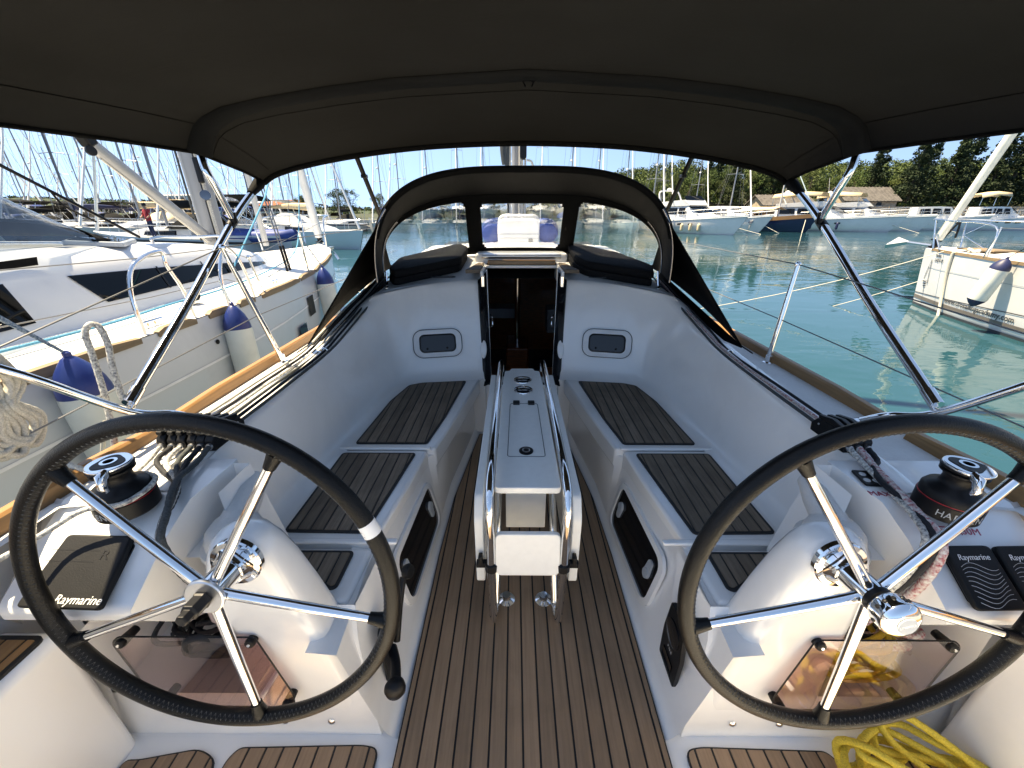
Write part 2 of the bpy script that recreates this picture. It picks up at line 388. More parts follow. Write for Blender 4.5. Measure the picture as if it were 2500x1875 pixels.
for s in SX:
    # riser below the seats with a sloped fillet to the sole
    rows = []
    for (xf, xs, y) in [(.41, .52, .66), (.405, .535, .95), (.405, .53, 1.02), (.40, .495, 1.3), (.395, .47, 1.575), (.395, .435, 1.6), (.385, .40, 1.85), (.345, .345, 2.15), (.305, .30, 2.47)]:
        rows.append([mir(p, s) for p in [(xf-.012, y, -.012), (xf+.012, y, .004), (xf+.028, y, .03), (max((xs+xf+.03)/2, xf+.03), y, .205), (max(xs, xf+.03), y, .385), (xs+.08, y, .395)]])
    MB().loft(rows).build('seat_riser', 'gel', Y, 30)
    for nm, poly in (('seat', FWD), ('seat', MID), ('seat', AFT)):
        h = .42 if poly is not AFT else .405
        MB().prism([(x*s, y) for x, y in poly], h-.11, h).build(nm, 'gel', Y, 30, bevel=.016, seg=3)
    for i, poly in enumerate(TK):
        teak('seat_teak', [(x*s, y) for x, y in roundpoly(poly, .018, 3)], .4225 if i < 2 else .4075, Y, 'teak_seat', pitch=.0475, gap=.0058, border=.010, x0=.012*s)
    # rim between the seats
    for y in (1.592, 1.012):
        MB().box((.72*s, y, .424), (.54, .022, .014)).build('seat_rim', 'gel', Y, 30, bevel=.006, seg=2)
    # backrest swept from the bulkhead round to the coaming
    B = smooth2([V((x, y, .42)) for x, y in BASE], 3); T = smooth2([V(p) for p in TOP], 3)
    rows = []
    for i, (b, t) in enumerate(zip(B, T)):
        a = B[max(0, i-1)]; c = B[min(len(B)-1, i+1)]; d = (c-a).normalized(); nin = V((d.y, -d.x, 0))
        if nin.x > 0 and nin.y > 0: nin = -nin
        if nin.dot(b-t) < 0: nin = -nin
        out = -nin; r = []
        p0 = b+nin*.055+V((0, 0, .001)); p2 = b+(t-b)*.13
        for k in range(5):
            q = k/4; r.append(p0*(1-q)**2+b*2*q*(1-q)+p2*q*q)
        for q in (.3, .5, .7, .86): r.append(b+(t-b)*q+nin*(.010*sin(pi*q)))
        e = t+out*.05
        for k in range(5):
            q = k/4; r.append((b+(t-b)*.93)*(1-q)**2+t*2*q*(1-q)+e*q*q)
        r.append(t+out*.075-V((0, 0, .006)))
        rows.append([mir(p, s) for p in r])
    MB().loft(rows).build('backrest', 'gel', Y, 50)
    # side deck
    rows = []
    for y, xi, zi in [(-.6, 1.315, .735), (.62, 1.315, .737), (.66, 1.25, .737), (.80, 1.23, .750), (.83, 1.0, .7505), (1.0, 1.0, .7505), (1.5, 1.03, .776), (2.0, 1.02, .82), (2.35, 1.0, .885), (2.6, .98, .93)]:
        rows.append([mir(p, s) for p in [(xi, y, zi), (xi+.05 if xi < 1.1 else xi+.01, y, zi-.012 if y > 1.1 else zi-.001), (max(1.09, xi+.02), y, min(zi-.02, .765) if y > 1.1 else min(.749, zi)), (max(1.125, xi+.03), y, min(.749, zi)), (max(1.29, xi+.012), y, min(.738, zi)), (1.34, y, .73)]])
    for y, xi, zi, xo in [(3.2, .98, .96, 1.34), (4.2, .95, .95, 1.30), (5.2, .86, .92, 1.18)]:
        rows.append([mir(p, s) for p in [(xi, y, zi), (xi+.03, y, .86), (xi+.07, y, .80), (xi+.10, y, .765), (xo-.05, y, .75), (xo, y, .745)]])
    MB().loft(rows).build('side_deck', 'gel_grip', Y, 35)
    # hull topsides and foredeck
    rows = []
    for y, x in [(-1., 1.30), (.5, 1.345), (1.5, 1.345), (3, 1.345), (4.2, 1.30), (5.2, 1.18), (6.2, .95), (7.2, .58), (7.9, .22), (8.2, .02)]:
        zz = .735 if y < 4 else .735+.02*(y-4)
        rows.append([mir(p, s) for p in [(x, y, zz), (x, y, .45), (x*.985, y, 0), (x*.93, y, -.62), (x*.6, y-.1, -1.0)]])
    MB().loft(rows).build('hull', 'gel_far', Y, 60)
    rows = []
    for y, x in [(5.2, 1.18), (6.2, .95), (7.2, .58), (7.9, .22), (8.2, .02)]:
        rows.append([mir(p, s) for p in [(0, y, .86-.02*(y-5.2)), (x*.6, y, .80), (x, y, .738+.02*(y-4))]])
    MB().loft(rows).build('foredeck', 'gel_grip', Y, 60)
    # teak toe rail
    for ya, yb in ((-.6, 1.175), (1.215, 3.6)):
        rows = []
        for k in range(9):
            y = ya+(yb-ya)*k/8; e = .012 if k in (0, 8) else 0
            rows.append([mir(p, s) for p in [(1.285, y, .735), (1.292, y, .775-e), (1.30, y, .782-e), (1.322, y, .782-e), (1.332, y, .775-e), (1.343, y, .725)]])
        MB().loft(rows, True, True).build('toe_rail', 'teak_rail', Y, 30)
    # helm seat block with teak top, side wall
    MB().prism([(x*s, y) for x, y in [(1.185, -.6), (1.185, .66), (1.36, .66), (1.36, -.6)]], -.05, .49).build('helm_seat', 'gel', Y, 30, bevel=.03, seg=4)
    teak('helm_seat_teak', [(x*s, y) for x, y in roundpoly([(1.205, -.5), (1.205, .635), (1.335, .635), (1.335, -.5)], .02)], .4925, Y, 'teak_rail', pitch=.05, x0=.01)
    # console: aft wall with rope bin, pedestal, pod
    c = MB()
    c.loft([[mir(p, s) for p in r] for r in ([(.455, .672, -.01), (.47, .684, .10), (.50, .74, .33), (.515, .79, .405)], [(.78, .672, -.01), (.78, .684, .10), (.80, .735, .33), (.82, .79, .405)])])
    c.loft([[mir(p, s) for p in r] for r in ([(.455, .672, -.01), (.47, .684, .10), (.50, .74, .33), (.515, .79, .405)], [(.435, .80, -.01), (.45, .85, .10), (.485, .95, .33), (.50, 1.0, .405)])])
    c.loft([[mir(p, s) for p in r] for r in ([(.78, .672, -.01), (.78, .686, .10), (.78, .694, .155)], [(1.25, .672, -.01), (1.25, .686, .10), (1.25, .694, .155)])])
    c.loft([[mir(p, s) for p in r] for r in ([(1.205, .655, .05), (1.23, .72, .37), (1.235, .72, .5)], [(1.30, .655, .05), (1.30, .72, .37), (1.30, .72, .5)])])
    c.build('console', 'gel', Y, 30, bevel=.012, seg=3)
    c = MB()   # inside of the rope bin
    c.add([mir(p, s) for p in [(.78, .694, .153), (1.22, .694, .153), (1.25, 1.0, .14), (.80, 1.0, .14), (.78, .70, .42), (.80, 1.0, .42), (1.25, 1.0, .75), (.86, 1.0, .75), (1.22, .70, .42), (1.25, 1.0, .42), (.86, .86, .75), (.80, .80, .42)]],
          [(0, 1, 2, 3), (0, 3, 5, 4), (3, 2, 9, 5), (1, 8, 9, 2), (5, 9, 6, 7), (11, 5, 7, 10)])
    c.build('rope_bin', 'gel', Y, 30)
    # pedestal carrying the wheel: rounded column leaning aft
    rows = []
    def sect(x0, x1, y0, y1, z, r, tilt=0.):
        return [(x0+(x1-x0)/2+px, y0+(y1-y0)/2+py, z+tilt*py) for px, py in rrect(x1-x0, y1-y0, min(r*1.25, .44*(x1-x0), .44*(y1-y0)), 3)]
    for a in [(.50, .845, .682, .84, .02, .024), (.525, .845, .687, .83, .18, .026), (.56, .842, .690, .82, .37, .028), (.592, .835, .684, .81, .52, .030), (.620, .820, .679, .80, .635, .032), (.638, .802, .679, .792, .695, .036), (.655, .784, .686, .782, .728, .04), (.672, .767, .697, .771, .743, .036), (.69, .75, .71, .758, .749, .028)]:
        rows.append([mir(p, s) for p in sect(*a)])
    MB().loft(rows, True, True).build('pedestal', 'gel', Y, 55)
    # speaker / compass dome beside it
    prof = [(.088, 0), (.086, .012), (.074, .016), (.073, .03), (.066, .055), (.048, .075), (.025, .084), (.004, .086)]
    MB().lathe(prof, 28, Mx.Translation((.825*s, .83, .605))).build('compass_dome', 'gel_grip', Y, 50)
    MB().tube([mir(p, s) for p in [(.83, .84, .65), (.845, .94, .68), (.865, 1.01, .685)]], [.045, .04, .03], 14).build('compass_hump', 'gel_grip', Y, 60)
    MB().loft([[mir(p, s) for p in r] for r in ([(.75, .80, .40), (.765, .77, .58), (.78, .775, .605), (.95, .775, .605)], [(.86, .99, .40), (.87, .985, .58), (.88, .98, .605), (.95, 1.0, .63)])]).build('console_shoulder', 'gel', Y, 30, bevel=.012, seg=3)
    # pod under the displays
    c = MB()
    A = [(.935, .612, .585), (.93, .612, .615), (.925, .745, .705), (.915, .83, .752), (.91, 1.02, .752)]
    Bp = [(1.235, .612, .585), (1.24, .612, .615), (1.245, .745, .705), (1.25, .83, .752), (1.25, 1.02, .752)]
    c.loft([[mir(p, s) for p in A], [mir(p, s) for p in Bp]])
    c.loft([[mir(p, s) for p in r] for r in ([A[0], (.96, .74, .40), (.96, .80, .37)], [Bp[0], (1.235, .74, .40), (1.24, .80, .37)])])
    c.loft([[mir(p, s) for p in r] for r in (A, [(.96, .74, .40), (.955, .75, .40), (.95, .80, .37), (.945, .9, .37), (.94, 1.0, .37)])])
    c.loft([[mir(p, s) for p in r] for r in (Bp[:4], [(1.29, .66, .50), (1.31, .68, .52), (1.33, .78, .65), (1.335, .86, .735)])])
    c.build('instrument_pod', 'gel', Y, 40, bevel=.018, seg=3)
    # portlight
    o = port_pos(s, .567, .645); up = (port_pos(s, .567, .8)-o).normalized(); xd = (port_pos(s, .70, .665)-port_pos(s, .42, .665)).normalized()*s
    M = frame(o, xd, up); nz = M.col[2].to_3d()
    if nz.y > 0: nz = -nz
    M = Mx.Translation(nz*.026) @ frame(o, xd, -nz.cross(xd) if nz.cross(xd).dot(up) < 0 else nz.cross(xd))
    pl = MB()
    def ring(w0, h0, r0, w1, h1, r1, za, zb, n=6):
        a = rrect(w0, h0, r0, n); b = rrect(w1, h1, r1, n)
        return [[M @ V((x, y, za-.012)) for x, y in a], [M @ V((x, y, za)) for x, y in a], [M @ V((x, y, zb)) for x, y in b], [M @ V((x, y, zb-.016)) for x, y in b]]
    pl.loft(ring(.312, .178, .062, .240, .122, .034, .010, .013), True)
    p = pl.build('portlight', 'white_paint', Y, 30)
    MB().tube([M @ V((x, y, .003)) for x, y in rrect(.319, .185, .064, 6)], .0022, 4, True).build('seal', 'grey_text', p, 0)
    g = MB(); g.loft(ring(.241, .123, .034, .220, .104, .026, .012, .014), True); g.build('gasket', 'black', p, 30)
    MB().add([M @ V((x, y, .004)) for x, y in rrect(.225, .108, .03, 5)], [tuple(range(24))]).build('pane', 'portglass', p, 0)
    for kx in (-.07, .06): MB().lathe([(.007, .004), (.007, .012), (.004, .014)], 10, M @ Mx.Translation((kx, -.034, 0))).build('latch', 'black', p)
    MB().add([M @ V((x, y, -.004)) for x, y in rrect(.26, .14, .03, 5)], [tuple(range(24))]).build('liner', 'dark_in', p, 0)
    # companionway jamb: open smoked door leaf, white edge strip, post
    j = MB().add([mir(p, s) for p in [(.258, 2.47, .36), (.296, 2.70, 1.03), (.245, 2.78, 1.09), (.215, 2.52, .36)]], [(0, 1, 2, 3)]).build('door_leaf', 'black_gloss', Y, 0, solid=.012)
    MB().tube([mir(p, s) for p in [(.212, 2.515, .345), (.243, 2.775, 1.095)]], .0032, 6).build('door_edge', 'gel', j)
    MB().tube([mir(p, s) for p in cat([(.222, 2.70, .80), (.205, 2.66, .79), (.203, 2.64, .74), (.218, 2.67, .72)], 4)], .005, 8).build('handle', 'steel', j)
    MB().box((.262*s, 2.66, 1.035), (.022, .03, .07)).build('door_hinge', 'steel', j, 30, bevel=.004)
    MB().lathe([(.002, .0), (.05, .0), (.062, .006), (.05, .014), (.002, .016)], 20, frame(mir((.262, 2.545, .60), s), (0, .42, 1), (1, 0, 0)) @ Mx.Diagonal((1., .35, 1, 1))).build('vent_cowl', 'gel', Y)
    # teak grab boards beside the hatch
    MB().prism([(x*s, y) for x, y in [(.285, 2.755), (.385, 2.735), (.335, 3.13), (.285, 3.15)]], 1.075, 1.10).build('hatch_runner', 'teak_seat', Y, 0, bevel=.004)
    MB().prism([(x*s, y) for x, y in [(.262, 2.73), (.286, 2.73), (.286, 3.2), (.262, 3.2)]], .98, 1.09).build('hatch_coaming', 'gel', Y, 30, bevel=.008)
    # round cushion recess ring on the cabin top
    MB().tube([(.55*s+.085*cos(a), 2.78+.03*sin(a)+.03, 1.042) for a in np.linspace(0, 2*pi, 30)[:-1]], .003, 5, True).build('speaker_ring', 'grey_text', Y)

# --- cabin top with the companionway opening
def roofz(x, y):
    zc = np.interp(y, [2.4, 2.75, 3.35, 4.5, 5.4, 5.9], [1.02, 1.04, 1.135, 1.12, 1.0, .86])
    return float(zc-.045*(abs(x)/.95)**2)
def roofy0(x): return 2.725-.30*max(0, (abs(x)-.3)/.62)**1.9
NX, NY = 26, 22
for s in SX:
    vs = []; fs = []; xs = [0, .13, .262]+list(np.linspace(.30, .93, 14))+[.955, .975]; ys = np.linspace(0, 1, 26)
    for v in ys:
        for i, x in enumerate(xs):
            y = roofy0(min(x, .93))+.02+(5.9-roofy0(min(x, .93)))*v
            dz = 0 if i < len(xs)-2 else (-.02 if i == len(xs)-2 else -.10)
            vs.append((x*s, y, roofz(x, y)+dz))
    n = len(xs)
    for a in range(len(ys)-1):
        for b in range(n-1):
            if xs[b+1] < .27 and vs[a*n][1] < 3.12: continue
            fs.append((a*n+b, a*n+b+1, (a+1)*n+b+1, (a+1)*n+b))
    MB().add(vs, fs).build('cabin_top', 'gel_grip', Y, 45)
MB().prism([(-.36, 3.17), (.36, 3.17), (.34, 4.0), (-.34, 4.0)], 1.06, 1.168).build('hatch_garage', 'gel', Y, 30, bevel=.025, seg=3)
sh = MB().prism([(-.262, 3.05), (.262, 3.05), (.262, 3.3), (-.262, 3.3)], 1.085, 1.11).build('sliding_hatch', 'black_gloss', Y, 0, bevel=.004)
MB().box((0, 3.04, 1.115), (.50, .03, .035)).build('hatch_handle', 'varnish', sh, 0, bevel=.006)
MB().tube([(-.30, 3.12, 1.15), (.30, 3.12, 1.15)], .018, 10).build('hatch_rail', 'alu', sh)
MB().box((0, 2.60, .17), (.56, .16, .36)).build('companionway_step', 'gel', Y, 30, bevel=.015, seg=3)
for s in SX: MB().box((.36*s, 2.545, .20), (.22, .14, .42)).build('bulkhead_foot', 'gel', Y, 30, bevel=.012)
MB().box((0, 2.53, .353), (.50, .015, .012)).build('sill_strip', 'black', Y, 0)
MB().box((0, 3.05, 1.082), (.53, .02, .022)).build('lintel', 'gel', Y, 30, bevel=.006)
# --- saloon seen through the opening
I = MB(); I.add([(-1, 2.76, -.7), (1, 2.76, -.7), (1, 6, -.7), (-1, 6, -.7), (-1, 2.76, .985), (1, 2.76, .985), (1, 6, .97), (-1, 6, .97)], [(0, 1, 2, 3), (0, 4, 7, 3), (1, 2, 6, 5), (3, 2, 6, 7)])
I.build('saloon', 'mahogany', Y, 0)
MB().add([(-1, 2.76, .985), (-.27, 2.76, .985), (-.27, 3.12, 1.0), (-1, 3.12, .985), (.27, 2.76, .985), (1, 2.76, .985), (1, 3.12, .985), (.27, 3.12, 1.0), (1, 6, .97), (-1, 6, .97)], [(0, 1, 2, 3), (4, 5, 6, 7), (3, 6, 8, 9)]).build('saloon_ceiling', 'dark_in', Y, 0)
MB().tube([(-.02, 4.1, -.5), (-.02, 4.1, 1.02)], .03, 14).build('compression_post', 'steel', Y)
MB().box((-.02, 4.15, -.15), (.24, .5, .62)).build('saloon_table', 'mahogany', Y, 0, bevel=.02)
MB().box((-.5, 5.0, .30), (.9, .3, .12)).build('saloon_shelf', 'gel_grey', Y, 0)
MB().box((.5, 4.6, .30), (.35, .3, .28)).build('chart_locker', 'gel_far', Y, 0, bevel=.02)
MB().box((.36, 3.25, -.02), (.40, .40, .34)).build('saloon_sofa', 'sofa', Y, 40, bevel=.08, seg=4)
MB().box((-.45, 3.6, -.25), (.5, 1.2, .3)).build('galley', 'mahogany', Y, 30, bevel=.03)
# rounded locker hatch in the side of the aft footwell (port)
MB().prism(rrect(.30, .20, .03), 0, .006, fn=lambda v: (-1.183+v[2], .28+v[0], .24+v[1])).build('locker_lid', 'gel', Y, 30, bevel=.003)
MB().prism(rrect(.31, .21, .032), 0, .003, fn=lambda v: (-1.1835+v[2], .28+v[0], .24+v[1])).build('locker_seam', 'grey_text', Y, 30)
# drain studs low on the console walls
for s in SX:
    for x in (.60, .74):
        MB().lathe([(.011, 0), (.011, .003), (.007, .006), (.002, .007)], 12, axis((x*s, .677, .05), (0, -1, .12))).build('drain_stud', 'steel', Y)

# ================================================================== THINGS ON OUR YACHT
# --- locker hatches in the seat risers
for s, side in zip(SX, ('port', 'starboard')):
    t = thing('locker_hatch', 'black locker hatch with grey latches under the %s' % ('seat beside the gear lever' if s < 0 else 'seat beside the engine panel'), 'hatch', (.45*s, 1.27, .04))
    a = math.atan2(.03, .5)
    M = frame((.4545*s-.0*s, 1.27, .185), (.06*s, -1, 0), (.078*s, 0, .375))
    if M.col[2][0]*s > 0: M = frame((.4545*s, 1.27, .185), (-.06*s, 1, 0), (.078*s, 0, .375))
    q = rrect(.50, .25, .06, 5); q2 = rrect(.45, .205, .045, 5)
    MB().loft([[M @ V((x, y, -.004)) for x, y in q], [M @ V((x, y, .010)) for x, y in q], [M @ V((x, y, .012)) for x, y in q2], [M @ V((x, y, .004)) for x, y in q2]], True).build('frame', 'gel', t, 30)
    MB().add([M @ V((x, y, .0045)) for x, y in q2], [tuple(range(len(q2)))]).build('door', 'black_gloss', t, 0)
    for kx in (-.17, .17):
        l = MB(); l.prism(roundpoly([(-.022, .02), (.022, .02), (.014, -.045), (-.014, -.045)], .012), .004, .012, fn=lambda v: M @ V((v[0]+kx, (v[1] if kx*s < 0 else -v[1])+.01, v[2])))
        l.lathe([(.022, .006), (.020, .016), (.004, .017)], 16, M @ Mx.Translation((kx, .022 if kx*s < 0 else -.005, 0)))
        l.build('latch', 'gel_grey', t)
# --- folding cockpit table
t = thing('folding_table', 'white folding cockpit table with two cup holders and bent steel tube frame', 'table', (0, 1.55, 0))
TX = -.008
q = roundpoly([(TX-.110, 1.045), (TX+.110, 1.045), (TX+.106, 1.9), (TX+.098, 2.085), (TX+.07, 2.09), (TX+.066, 2.125), (TX-.066, 2.125), (TX-.07, 2.09), (TX-.098, 2.085), (TX-.106, 1.9)], .018)
top = MB().prism(q, .600, .625).build('table_top', 'white_board', t, 30, bevel=.004)
for y in (1.945, 1.815):
    c = MB().lathe([(.038, -.06), (.040, -.002), (.041, .004), (.047, .006), (.049, .002), (.049, -.002)], 28, Mx.Translation((TX, y, .625))).build('cup_holder', 'steel', t)
    MB().lathe([(.0395, .0035), (.038, .0045), (.002, .0045)], 24, Mx.Translation((TX, y, .625))).build('well', 'black_gloss', c)
# lid groove, hinges, latch
lid = [(-.070, 1.225), (.070, 1.225), (.064, 1.665), (-.064, 1.665)]
MB().tube([(TX+x, y, .6252) for x, y in roundpoly(lid, .012)], .0014, 4, True).build('lid_seam', 'grey_text', top)
for x in (-.035, .035):
    h = MB(); h.box((TX+x, 1.684, .627), (.030, .018, .005)); h.box((TX+x, 1.660, .627), (.030, .018, .005)); h.tube([(TX+x-.016, 1.672, .629), (TX+x+.016, 1.672, .629)], .004, 8)
    h.build('lid_hinge', 'black', t, 30, bevel=.002)
l = MB().lathe([(.027, 0), (.027, .003), (.024, .004), (.002, .004)], 24, Mx.Translation((TX, 1.262, .625))).build('lid_latch', 'black', t)
MB().tube([(TX+.013*cos(a), 1.262+.013*sin(a), .630) for a in np.linspace(0, 2*pi, 16)[:-1]], .0022, 6, True).build('latch_ring', 'alu', l)
for s in SX:
    q = roundpoly([(1.0, .245), (1.0, .53), (1.045, .597), (2.10, .597), (2.12, .57), (2.10, .245)], .02)
    MB().add([(TX+(.147+.030*k)*s, y, z) for k in (0, 1) for y, z in q], [tuple(range(len(q))), tuple(range(len(q), 2*len(q)))]+[(i, (i+1) % len(q), len(q)+(i+1) % len(q), len(q)+i) for i in range(len(q))]).build('table_leaf', 'white_board', t, 30, bevel=.004)
    P = cat([(TX+.120*s, 2.14, .60), (TX+.120*s, 2.15, .64), (TX+.120*s, 2.12, .658), (TX+.122*s, 1.8, .662), (TX+.124*s, 1.3, .660), (TX+.124*s, 1.06, .655), (TX+.124*s, .985, .62), (TX+.123*s, .965, .54), (TX+.122*s, .975, .30), (TX+.121*s, 1.0, .08), (TX+.120*s, 1.025, .028), (TX+.118*s, 1.07, .03), (TX+.114*s, 1.12, .10), (TX+.105*s, 1.35, .58)], 6)
    MB().tube(P, .0150, 14).build('tube_leg', 'steel', t, 60)
    MB().lathe([(.034, 0), (.034, .004), (.018, .012), (.016, .03)], 18, Mx.Translation((TX+.075*s, 1.12, .004))).build('foot_flange', 'steel', t)
    k = MB(); k.tube([(TX+.121*s, .972, .342), (TX+.121*s, .972, .372)], .0225, 12); k.box((TX+.150*s, .98, .360), (.045, .022, .020)); k.box((TX+.158*s, .98, .375), (.014, .026, .045))
    k.build('leaf_clip', 'black', t, 30, bevel=.003)
MB().prism(rrect(.215, .165, .02), 0, .018, fn=lambda v: (TX+v[0], .965+.10*v[1]+v[2], .412+v[1])).build('front_panel', 'white_board', t, 30, bevel=.004)
MB().box((TX, 1.22, .45), (.155, .02, .30)).build('inner_panel', 'white_board', t, 30, bevel=.003)
MB().box((TX+.02, 1.8, .35), (.17, .5, .45)).build('bottle_box', 'white_board', t, 30, bevel=.004)

# --- steering wheels
def wheel(s, spokes, label):
    c = V((.695*s, .590, .718)); tl = R_(6.8); n = V((0, -cos(tl), sin(tl)))
    ex = V((1, 0, 0)); ez = n.cross(ex); ez = ez if ez.z > 0 else -ez
    t = thing('steering_wheel', label, 'steering wheel', tuple(c))
    def pt(r, a, d=0): return c+ex*(r*cos(a))+ez*(r*sin(a))+n*d
    N = 120
    rim = MB().tube([pt(.382, 2*pi*k/N) for k in range(N)], .0178, 16, True).build('rim', 'leather', t, 60)
    zz = []
    for k in range(420):
        a = 2*pi*k/420; w = .0062*(1 if k % 2 else -1); al = R_(138)+w/.0178
        zz.append(pt(.382+.0183*cos(al), a, .0183*sin(al)))
    MB().tube(zz, .0007, 3, True).build('stitching', 'stitch', rim, 0)
    for a in spokes:
        a = R_(a)
        sp = MB().tube([pt(.020, a, .006), pt(.20, a, .004), pt(.368, a, 0)], [.0115, .0105, .009], 14).build('spoke', 'steel', t, 60)
        MB().tube([pt(.335, a, .001), pt(.350, a, .001), pt(.37, a, 0)], [.0118, .0135, .017], 12).build('spoke_wrap', 'leather', sp, 60)
    M = axis(c, n)
    MB().lathe([(.026, -.045), (.030, -.044), (.030, .018), (.027, .020), (.002, .020)], 30, M).build('hub', 'steel', t, 30)
    f = V((.705*s, .674, .700)); Mf = axis(f, n)
    fl = MB().lathe([(.060, -.012), (.060, .0), (.057, .004), (.046, .007), (.040, .016), (.036, .03), (.030, .032), (.028, .06)], 36, Mf).build('shaft_flange', 'steel', t, 30)
    for k in range(3):
        a = R_(90+120*k); MB().lathe([(.006, .004), (.005, .008), (.002, .008)], 10, Mf @ Mx.Translation((.050*cos(a), .050*sin(a), 0))).build('screw', 'alu', fl)
    if s < 0:
        MB().lathe([(.041, .018), (.041, .024), (.038, .026), (.002, .026)], 32, M).build('washer', 'alu', t, 30)
        k = MB(); k.lathe([(.020, .026), (.021, .032), (.019, .036), (.019, .062), (.016, .064), (.013, .065), (.013, .082), (.010, .084), (.001, .084)], 6, M); k.build('hub_nut', 'black', t, 20, bevel=.002)
        MB().tube([pt(.382, R_(23.5+d)) for d in (-2.2, -1, 0, 1, 2.2)], .0184, 16).build('tape_mark', 'white_paint', rim, 60)
    else:
        MB().lathe([(.030, .018), (.030, .030), (.022, .033)], 30, M).build('collar', 'black', t, 30)
        kb = MB().lathe([(.022, .033), (.034, .036), (.039, .045), (.039, .064), (.040, .068), (.038, .074), (.030, .080), (.018, .084), (.002, .085)], 36, M).build('hub_knob', 'steel', t, 50)
        MB().lathe([(.019, .0845), (.018, .0862), (.002, .0866)], 28, M).build('badge', 'gel_grey', kb)
        txt('badge_text', 'LEWMAR', .0075, Mx.Translation(n*.0868) @ frame(c, V((.95, 0, 0))+ez*.3, ez), 'white_paint', kb, .0002)
        for k in range(14):
            a = 2*pi*k/14; MB().lathe([(.0045, 0), (.003, .002), (.0005, .0025)], 8, axis(M @ V((.039*cos(a), .039*sin(a), .054)), (M.to_3x3() @ V((cos(a), sin(a), 0))))).build('grip_stud', 'black', kb)
    return t
wheel(-1, (59, 131, 203, 275.5, 347), 'leather rimmed steering wheel with white tape band and black hub nut')
wheel(1, (52, 124, 195, 267, 341), 'leather rimmed steering wheel with round polished hub knob')

# --- smoked acrylic guards over the rope bins
for s, lb in zip(SX, ('smoked acrylic panel over the rope bin holding black line', 'smoked acrylic panel over the rope bin holding yellow rope')):
    t = thing('acrylic_panel', lb, 'panel', (s*1.0, .69, .09))
    def pp(x, z, d=0): return V((x*s, .650+(z-.17)*.10-d, z))
    q = roundpoly([(.735, .428), (1.095, .428), (1.118, .405), (1.06, .19), (1.04, .17), (.672, .168), (.668, .22)], .012, 3)
    MB().add([pp(x, z) for x, z in q]+[pp(x, z, -.005) for x, z in q], [tuple(range(len(q))), tuple(range(len(q), 2*len(q)))[::-1]]).build('pane', 'smoke', t, 0)
    MB().tube([pp(x, z, -.0025) for x, z in q], .0026, 4, True).build('edge', 'black', t)
    for x, z in ((.748, .412), (1.092, .408), (.69, .185), (1.035, .19)):
        k = MB().lathe([(.011, -.045), (.014, -.004), (.014, 0), (.012, .006), (.008, .008)], 14, axis(pp(x, z), (0, -1, .12))).build('standoff', 'black', t)
        MB().lathe([(.005, .007), (.004, .010), (.001, .010)], 8, axis(pp(x, z), (0, -1, .12))).build('screw', 'steel', k)

# --- winches
def winch(s, label):
    c = V((1.045*s, .80, .752)); t = thing('winch', label, 'winch', tuple(c)); M = Mx.Translation(c); t.scale = (.78, .78, .92)
    MB().lathe([(.078, 0), (.082, .004), (.083, .046), (.080, .049)], 40, M).build('base', 'black', t, 30)
    MB().lathe([(.0805, .0485), (.0818, .0488), (.0818, .0502), (.0800, .0505)], 40, M).build('red_line', 'red_thin', t, 30)
    MB().lathe([(.080, .050), (.079, .068), (.070, .080), (.050, .088), (.044, .096), (.042, .108), (.045, .120), (.048, .124)], 40, M).build('drum', 'black', t, 50)
    MB().lathe([(.046, .123), (.057, .126), (.057, .131), (.050, .133), (.051, .136), (.059, .139), (.059, .142), (.054, .144)], 40, M).build('self_tailer', 'black', t, 30)
    q = []
    for k in range(60):
        a = 2*pi*k/60; r = .057+.006*max(0, cos(a-s*1.0-.6+pi)); q.append((r*cos(a), r*sin(a)))
    cp = MB().prism([(x+c.x, y+c.y) for x, y in q], c.z+.142, c.z+.151).build('cover_ring', 'steel', t, 40, bevel=.004, seg=3)
    q = [((.040+.005*cos(3*a))*cos(a), (.040+.005*cos(3*a))*sin(a)) for a in np.linspace(0, 2*pi, 61)[:-1]]
    MB().prism([(x+c.x, y+c.y) for x, y in q], c.z+.150, c.z+.1525).build('cover_inlay', 'black', cp, 40)
    MB().lathe([(.022, .151), (.022, .155), (.014, .155), (.0135, .150), (.001, .150)], 24, M).build('socket', 'steel', cp, 30)
    MB().lathe([(.0135, .1525), (.001, .1525)], 8, M).build('socket_star', 'black_gloss', cp, 0)
    arm = MB().tube([c+V((.03*-s, -.045, .143)), c+V((.035*-s, -.068, .140)), c+V((.037*-s, -.074, .120)), c+V((.036*-s, -.066, .105))], [.011, .013, .012, .008], 10, flat=1.4); arm.build('feeder_arm', 'steel', t, 60)
    txt_parts = 'HARKEN'
    for i, ch in enumerate(txt_parts):
        a = R_(-90-2+(i-2.5)*13)-s*R_(22 if s > 0 else -30); d = V((cos(a), sin(a), 0)); txt('letter', ch, .027, frame(c+d*.0842+V((0, 0, .024)), V((-sin(a), cos(a), 0)), (0, 0, 1)), 'gel_grey', t, .0003)
    return t
winch(-1, 'black winch with chrome self-tailing top on the sunlit port deck')
winch(1, 'black winch with chrome self-tailing top beside red lettering on the shaded deck')

